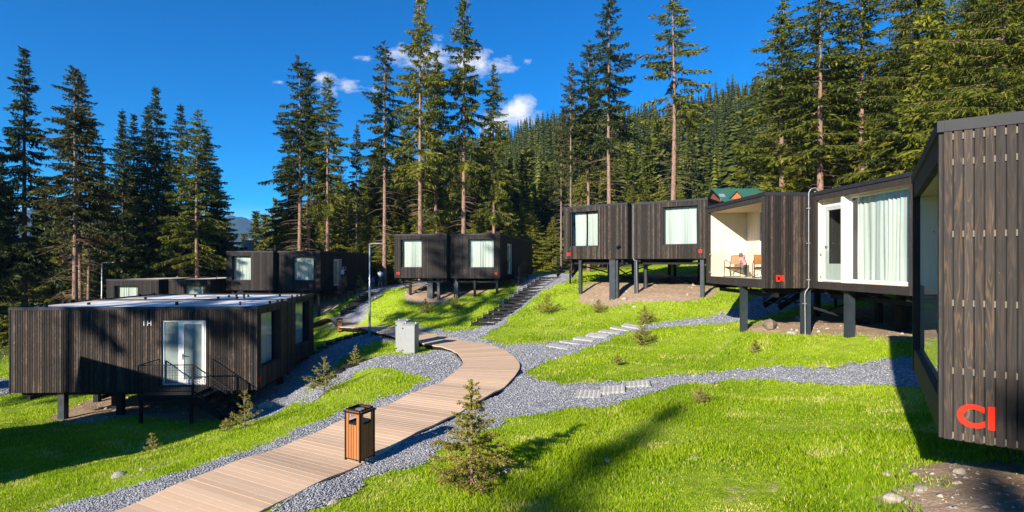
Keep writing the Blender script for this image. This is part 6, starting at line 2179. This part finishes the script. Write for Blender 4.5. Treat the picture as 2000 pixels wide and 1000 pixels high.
# right stand
tree(1530, -2, 34, 'tall1', 'first spruce of the right stand, full crown edge against the sky', 1.25)
tree(1512, 240, 40, 'bush2', 'young bright spruce left of the right stand above the green roof', 1.0)
tree(1563, 150, 37, 'bush2', 'green spruce between the first two trunks of the right stand', 1.2)
tree(1603, -60, 31, 'tall2', 'second spruce of the right stand with bright orange pink trunk', 1.3)
tree(1640, 60, 38, 'full2', 'dense spruce between the two orange pink trunks', 1.1)
tree(1685, -60, 31, 'tall2', 'third spruce of the right stand with dark banded trunk', 1.3)
tree(1716, 175, 34, 'bush1', 'bushy spruce right of the dark banded trunk', 1.15)
tree(1745, 95, 38, 'full2', 'dense green spruce left of the broad one above the CI cabin', 1.1)
tree(1790, -90, 27, 'big', 'broad sweeping spruce left above the CI cabin', 0.95)
tree(1850, 60, 34, 'big', 'dense broad spruce behind the roof corner of the CI cabin', 0.9)
tree(1962, -160, 19, 'big', 'large spruce with thick pale trunk above the CI cabin roof', 1.0)
tree(1905, -60, 26, 'big', 'broad spruce left of the thick pale trunk', 1.0)
tree(2050, -160, 24, 'big', 'broad spruce reaching in from the right edge', 1.0)
tree(2000, -40, 33, 'big', 'dense spruce filling the upper right corner behind the pale trunk', 1.0)
tree(1810, 180, 42, 'bush1', 'bushy spruce low behind the broad sweeping one', 1.2)
tree(1590, 215, 42, 'bush1', 'bushy spruce low behind the orange pink trunk', 1.2)
tree(1660, 200, 44, 'bush1', 'bushy spruce low behind the banded trunk', 1.2)
tree(2150, -100, 30, 'full1', 'dark spruce outside the right edge', 1.2)

tree(1765, 30, 30, 'bush2', 'spruce with low green skirt between the banded trunk and the broad one', 1.25)
tree(1830, -60, 24, 'bush1', 'bright green drooping spruce just left of the CI cabin roof corner', 1.15)
tree(1880, 40, 22, 'bush2', 'bright green drooping spruce directly over the CI cabin roof corner', 1.15)
tree(1930, -120, 31, 'full2', 'dark spruce filling the gap left of the thick pale trunk', 1.2)
tree(2010, 60, 22, 'bush1', 'low bushy spruce right of the thick pale trunk', 1.2)
tree(1625, 250, 33, 'bush2', 'low spruce between the first orange pink trunk and the banded one', 1.1)
tree(1545, 300, 33, 'bush1', 'low dry looking spruce at the foot of the first trunk of the right stand', 1.1)

# understorey row behind the cabins
GM = 'green spruces filling the wood behind the cabins'
_r = random.Random(77)
for i in range(78):
    px = 535 + (1500 - 535) * (i + _r.uniform(-0.3, 0.3)) / 78 * 1.0
    Y = _r.choice([56, 60, 64, 70, 76]) + _r.uniform(-2, 2)
    base = np.interp(px, [535, 600, 700, 800, 950, 1100, 1250, 1500], [400, 352, 345, 330, 330, 330, 365, 385])
    top = base + _r.uniform(-30, 55)
    x = (px - 1000) / 1000 * Y
    if 1388 < px < 1485 and Y < 84: continue
    if 28 < x < 40 and Y > 50 or (2 < x < 23 and 55.5 < Y < 66):
        Y = 68 if x < 24 else 90
        x = (px - 1000) / 1000 * Y
        if 28 < x < 40 and Y < 84:
            continue
    plant(_r.choice(['bush1', 'bush2', 'bush2', 'tall1', 'full2'] if top < 370 else ['bush1', 'bush2']), x, Y, max(5, (HY - top) / 1000 * Y - hz(x, Y)), 'green spruce in the close wood behind the cabins', GM, _r.uniform(0.9, 1.25))

for i in range(30):
    px = 560 + (1095 - 560) * (i + _r.uniform(-0.3, 0.3)) / 30
    Y = _r.uniform(51.5, 56.0)
    top = _r.uniform(372, 462)
    x = (px - 1000) / 1000 * Y
    plant(_r.choice(['bush1', 'bush2']), x, Y, max(3.5, (HY - top) / 1000 * Y - hz(x, Y)), 'green spruce in the close wood behind the cabins', GM, _r.uniform(1.0, 1.35))

# hillside forest
rh = np.random.default_rng(21)
cand = []
N_ = 24000
aa = rh.uniform(-0.40, 1.02, N_); rr = np.sqrt(rh.uniform(80 ** 2, 372 ** 2, N_))
XX = np.sin(aa) * rr; YY = np.cos(aa) * rr
grid = {}
for x, y, r_ in zip(XX, YY, rr):
    if y < 58: continue
    if 26 < x < 42 and 60 < y < 90: continue
    if 0.385 < x / y < 0.49 and y < 84: continue
    mind = 2.6 + 0.003 * r_
    kx_, ky_ = int(x // 5), int(y // 5)
    bad = False
    for i in (-1, 0, 1):
        for j in (-1, 0, 1):
            for (a_, b_) in grid.get((kx_ + i, ky_ + j), ()):
                if (a_ - x) ** 2 + (b_ - y) ** 2 < mind * mind:
                    bad = True
    if bad: continue
    grid.setdefault((kx_, ky_), []).append((x, y))
    cand.append((r_, x, y))
cand.sort()
GH = 'spruces of the forest that climbs the hill'
NIND = max(0, 298 - NTREE)
hh = lambda: float(np.clip(rh.normal(15.0, 3.4), 7, 23))
nin = 0
rest = []
for (r_, x, y) in cand:
    a_ = math.atan2(x, y)
    if nin < NIND and -0.42 < a_ < 0.72:
        plant(('far1', 'far2', 'far3')[nin % 3], x, y, hh(), 'slender spruce of the dense forest climbing the hill behind the cabins', GH, float(rh.uniform(0.85, 1.15)))
        nin += 1
    else:
        rest.append((x, y))


def proto_arrays(seed, H=20.0, Rm=2.5):
    """light spruce for the far wood: tiers of drooping ragged sprays"""
    rg = np.random.default_rng(seed)
    Vs, Fs, Ts = [], [], []
    n0 = 0
    z = 0.06 * H
    while z < H * 0.985:
        f = z / H
        R_ = Rm * (1 - f) ** 0.82 * rg.uniform(0.85, 1.12) + 0.12
        n = 7 if f < 0.7 else 5
        a0 = rg.uniform(0, 6.28)
        for i in range(n):
            a = a0 + 6.283 * i / n + rg.normal(0, 0.2)
            l = R_ * rg.uniform(0.65, 1.2)
            wd = l * 0.30 + 0.18
            c, s_ = math.cos(a), math.sin(a)
            zz = z + rg.normal(0, 0.12)
            p0 = (0, 0, zz + 0.30 * l)
            p1 = (c * l * 0.55 - s_ * wd, s_ * l * 0.55 + c * wd, zz - 0.50 * l)
            p2 = (c * l, s_ * l, zz - 0.62 * l + rg.normal(0, 0.15))
            p3 = (c * l * 0.55 + s_ * wd, s_ * l * 0.55 - c * wd, zz - 0.50 * l)
            Vs += [p0, p1, p2, p3]; Fs.append([n0, n0 + 1, n0 + 2, n0 + 3]); Ts.append(rg.random()); n0 += 4
        z += 0.055 * H * (1.0 - 0.55 * f)
    # spire
    Vs += [(0.1, 0, H * 0.93), (0, 0.1, H * 0.93), (0, 0, H * 1.0), (-0.1, -0.05, H * 0.93)]; Fs.append([n0, n0 + 1, n0 + 2, n0 + 3]); Ts.append(0.4)
    return np.array(Vs), np.array(Fs), np.array(Ts)


PA = [proto_arrays(s, 20.0, r) for s, r in ((1, 2.7), (2, 2.3), (3, 3.1), (4, 2.5), (5, 2.8))]
Vall, Fall, Tall = [], [], []
nv = 0
rx = np.array([p[0] for p in rest]); ry = np.array([p[1] for p in rest])
rz_ = height(rx, ry)
for i in range(len(rx)):
    V, Fq, T = PA[i % 5]
    s = hh() / 20.0
    a = rh.uniform(0, 6.28); c, s_ = math.cos(a), math.sin(a)
    w = s * rh.uniform(0.85, 1.25)
    Vn = np.stack([(V[:, 0] * c - V[:, 1] * s_) * w + rx[i], (V[:, 0] * s_ + V[:, 1] * c) * w + ry[i], V[:, 2] * s + rz_[i] - 0.2], 1)
    Vall.append(Vn); Fall.append(Fq + nv); nv += len(V)
    Tall.append(np.clip(rh.normal(0.45, 0.20) + (T - 0.5) * 0.45, 0, 1))
fo = npmesh('hill_forest', np.concatenate(Vall), np.concatenate(Fall), np.concatenate(Tall), M['needle_far'])
tag(fo, 'far spruce forest covering the upper hill to the skyline', 'forest', None, 'stuff')
print('TREES', NTREE, 'far', len(rest), 'ind hill', nin)


# ------------------------------------------------------------------ trees behind the viewer (they cast the shadows on the lawn and the cabins)
SH = [(-23, -28.2, 22.5, 'full2'), (-13.5, -22, 17.0, 'full2'), (-31, -4, 30, 'bare2'), (-27.5, -5, 30, 'bare2'), (-38, -4, 29, 'bare2'), (-46, -2, 28, 'tall2'), (-42, 3, 27, 'tall1'),  (-30, 13, 25, 'tall1'), (-37, 9, 26, 'tall2'), (-27, 22, 20, 'tall2'),
      (-34, 24, 24, 'tall1')]

# ------------------------------------------------------------------ saplings
def sapling(label, px, py, H, seed, Rm=0.5, dens=1.0, mat='needle_young', Y=None, lower=0.06, up0=0.42, vstep=0.095, ybias=None, dead=6, bark='bark_grey'):
    rg = np.random.default_rng(seed)
    if Y is None:
        x, y, z = ground_at(px, py, 4, 60)
    else:
        x, y = (px - 1000) / 1000 * Y, Y
    t = thing('young_spruce', label, 'young tree', (x, y, hz(x, y) - 0.01), rg.uniform(0, 6.28))
    tr = MB()
    tr.tube([(0, 0, -0.1), (0.01, 0, H * 0.3), (-0.01, 0.01, H * 0.65), (0, 0, H)], [H * 0.016 + 0.004, H * 0.012 + 0.003, H * 0.007 + 0.002, 0.003], 6)
    T = Twigs()
    nlen = 0.030 * (1 + H * 0.25)
    z = lower * H
    sc = H
    while z < H * 0.97:
        f = z / H
        R_ = Rm * (1 - f) ** 0.9 * rg.uniform(0.85, 1.1)
        n = int(rg.integers(4, 8) * (1 if f < 0.75 else 0.8))
        a0 = rg.uniform(0, 6.28)
        for i in range(n):
            az = a0 + 6.283 * i / n + rg.normal(0, 0.3)
            l = max(0.07 * H, R_ * rg.uniform(0.55, 1.2))
            up = up0 + 0.6 * f * f + rg.normal(0, 0.10)
            c, s_ = math.cos(az), math.sin(az)
            base = np.array([0, 0, z + rg.normal(0, 0.02) * H])
            tipv = base + np.array([c * l, s_ * l, up * l])
            midv = base + np.array([c * l * .5, s_ * l * .5, up * l * .38])
            tr.tube([base, midv, tipv], [0.004 + 0.004 * H * (1 - f), 0.004, 0.002], 3, caps=False)
            segs = [(base, midv), (midv, tipv)]
            # side shoots
            for q in range(int(2 + 5 * l / max(H, 0.3) * 1.2)):
                tt = rg.uniform(0.3, 0.95)
                p = base * (1 - tt) + tipv * tt if tt > .5 else base + (midv - base) * tt * 2
                sg = rg.choice([-1, 1])
                an = az + sg * rg.uniform(0.5, 1.0)
                sl_ = l * 0.42 * (1.1 - tt * 0.6)
                e_ = p + np.array([math.cos(an) * sl_, math.sin(an) * sl_, (up * 0.6 + rg.normal(0, 0.15)) * sl_])
                tr.tube([p, e_], [0.003, 0.0015], 3, caps=False)
                segs.append((p, e_))
            for (p, e_) in segs:
                L_ = np.linalg.norm(e_ - p)
                k = max(4, int(L_ / 0.006 * dens / (1 + H * 0.3)))
                tt = rg.random(k)
                if p is base: tt = 0.35 + 0.65 * tt
                pts = p[None] + (e_ - p)[None] * tt[:, None]
                ax = (e_ - p) / (L_ + 1e-9)
                rd = norm(rg.normal(0, 1, (k, 3)))
                d = norm(rd - (rd @ ax)[:, None] * ax[None]) + ax[None] * 0.8
                T.add(pts, d, np.full(k, nlen) * rg.uniform(0.7, 1.3, k), np.full(k, nlen * 0.13 + 0.001 * max(1, y / 8)), np.clip(rg.normal(0.5, 0.2, k) + 0.2 * (tt - 0.5), 0, 1))
        z += H * vstep * (0.7 + 0.7 * f) * rg.uniform(0.7, 1.3)
    k = int(120 * dens)
    zz = rg.uniform(0.72, 1.0, k) * H
    rd = norm(rg.normal(0, 1, (k, 3)) * np.array([1, 1, 0.2]) + np.array([0, 0, 0.8]))
    T.add(np.stack([np.zeros(k), np.zeros(k), zz], 1), rd, np.full(k, nlen), np.full(k, nlen * 0.15 + 0.001), rg.uniform(0.4, 0.9, k))
    if dead:
        for i in range(dead):
            az = rg.uniform(0, 6.28); l = Rm * rg.uniform(0.6, 1.1)
            tr.tube([(0, 0, 0.1 * H), (math.cos(az) * l * .6, math.sin(az) * l * .6, 0.07 * H), (math.cos(az) * l, math.sin(az) * l, 0.03)], [0.005, 0.003, 0.001], 3, caps=False)
    tr.build('trunk', M[bark], t)
    T.mesh('crown', mat, rg, t)
    return t


M['needle_sap'] = mat_leafy('sapling_needles', [(0, (0.08, 0.09, 0.014)), (0.5, (0.235, 0.225, 0.035)), (0.85, (0.40, 0.34, 0.06)), (1, (0.42, 0.30, 0.10))], 0.25, 0.05)
sapling('tallest young spruce beside the boardwalk, brownish green with bare leader', 921, 946, 1.50, 31, Rm=0.68, dens=2.0, mat='needle_sap', Y=7.15, dead=14, lower=0.08, bark='bark', up0=0.02, vstep=0.048)
sapling('yellowish young spruce on the grass edge in front of the entry stair', 478, 838, 0.98, 32, Rm=0.42, dens=0.8, vstep=0.12, Y=13.0, lower=0.1)
sapling('tiny pale green seedling alone on the left lawn', 297, 888, 0.50, 33, Rm=0.26, dens=0.7, vstep=0.16, Y=11.6, lower=0.3, dead=0)
sapling('wide young spruce above the gravel beside the near left cabin', 633, 768, 1.15, 34, Rm=0.72, dens=0.8, vstep=0.12, Y=16.2, lower=0.08)
sapling('small upright spruce in the grass left of the grey cabinets', 694, 700, 0.80, 35, Rm=0.33, dens=0.8, vstep=0.13, Y=20.3, lower=0.08)
sapling('leaning young spruce by the end of the stepping slabs', 1254, 675, 0.95, 36, Rm=0.55, dens=1.0, mat='needle_sap', lower=0.05)
sapling('slim young spruce on the slope behind the leaning one', 1259, 632, 0.85, 37, Rm=0.5, dens=1.0, mat='needle_sap', lower=0.05)
sapling('low round spruce bush in front of the thickest stilts', 1169, 612, 0.75, 38, Rm=0.42, dens=1.0, mat='needle_sap', lower=0.05)
sapling('spreading grey green shrub on the slope right of the long stair', 1068, 612, 1.0, 39, Rm=0.75, dens=0.9, mat='needle_sap', lower=0.05)
sapling('left of two young spruces on the slope below the FII letters', 831, 612, 0.95, 40, Rm=0.6, dens=1.0, mat='needle_sap', lower=0.05)
sapling('right of two young spruces on the slope below the FI cabin', 890, 605, 1.0, 41, Rm=0.55, dens=1.0, mat='needle_young', lower=0.05)
sapling('dark young spruce beside the G cabin porch at the stair top', 703, 566, 1.6, 42, Rm=0.8, dens=1.0, mat='needle_sap', Y=43, lower=0.05)
sapling('wispy seedling in the grass between the two gravel walks', 1206, 715, 0.35, 43, Rm=0.25, dens=0.6, mat='needle_sap', lower=0.2, dead=0)
sapling('wispy seedling high in the big meadow', 1368, 790, 0.35, 44, Rm=0.3, dens=0.6, mat='needle_sap', lower=0.2, dead=0)
sapling('small dark seedling in the grass before the DI cabin', 1475, 690, 0.42, 45, Rm=0.22, dens=0.7, mat='needle_sap', lower=0.1, dead=0)
sapling('sprig of young spruce at the tip of the grass by the left lawn', 443, 852, 0.35, 46, Rm=0.3, dens=0.7, mat='needle_young', Y=12.9, lower=0.2, dead=0)

for (x, y, h, k) in SH:
    plant(k, x, y, h, 'tall spruce left of or behind the viewer, outside the frame', 'spruces outside the frame on the viewer side')

# ------------------------------------------------------------------ far mountains
na, nr = 160, 26
A = np.linspace(-1.15, -0.05, na); Rr = np.linspace(1500, 2900, nr)
AA, RR_ = np.meshgrid(A, Rr)
crest = 0.062 + 0.014 * np.sin(AA * 9 + 1.1) + 0.006 * np.sin(AA * 23) + 0.003 * np.sin(AA * 61)
prof = sstep(1500, 2600, RR_)
ZZ = -170 + (crest * 2600 + 170) * prof + 14 * np.sin(AA * 55 + RR_ * 0.004) * prof + 5 * RNG.normal(0, 1, AA.shape) * prof
ZZ = np.where(RR_ > 2620, ZZ - (RR_ - 2620) * 0.5, ZZ)
XM, YM = np.sin(AA) * RR_, np.cos(AA) * RR_
id_ = np.arange(na * nr).reshape(nr, na)
q = np.stack([id_[:-1, :-1], id_[:-1, 1:], id_[1:, 1:], id_[1:, :-1]], -1).reshape(-1, 4)
mo = npmesh('mountain', np.stack([XM.ravel(), YM.ravel(), ZZ.ravel()], 1), q, None, M['mountain'], smooth=True)
tag(mo, 'distant forested mountain ridge fading to blue', None, None, 'structure')
vl = MB()
vl.face([(-3500, -600, -178), (3500, -600, -178), (3500, 3400, -178), (-3500, 3400, -178)])
v_ = vl.build('valley_ground', M['mountain'])
tag(v_, 'valley floor far below the slope', None, None, 'structure')

# ------------------------------------------------------------------ haze
HB = MB(); HB.box(-3600, 3600, -700, 3500, -182, 190)
hz_ = HB.build('haze', M['glass'])
hm = bpy.data.materials.new('air_haze'); hm.use_nodes = True
for n in list(hm.node_tree.nodes): hm.node_tree.nodes.remove(n)
Nh = NT(hm.node_tree)
oo = Nh.n('ShaderNodeOutputMaterial'); pv = Nh.n('ShaderNodeVolumePrincipled')
pv.inputs['Density'].default_value = 0.00016
pv.inputs['Color'].default_value = (0.30, 0.56, 1.0, 1)
pv.inputs['Anisotropy'].default_value = 0.0
Nh.l(pv.outputs[0], oo.inputs['Volume'])
hz_.data.materials.clear(); hz_.data.materials.append(hm)
tag(hz_, 'thin blue mountain air', 'haze', None, 'stuff')
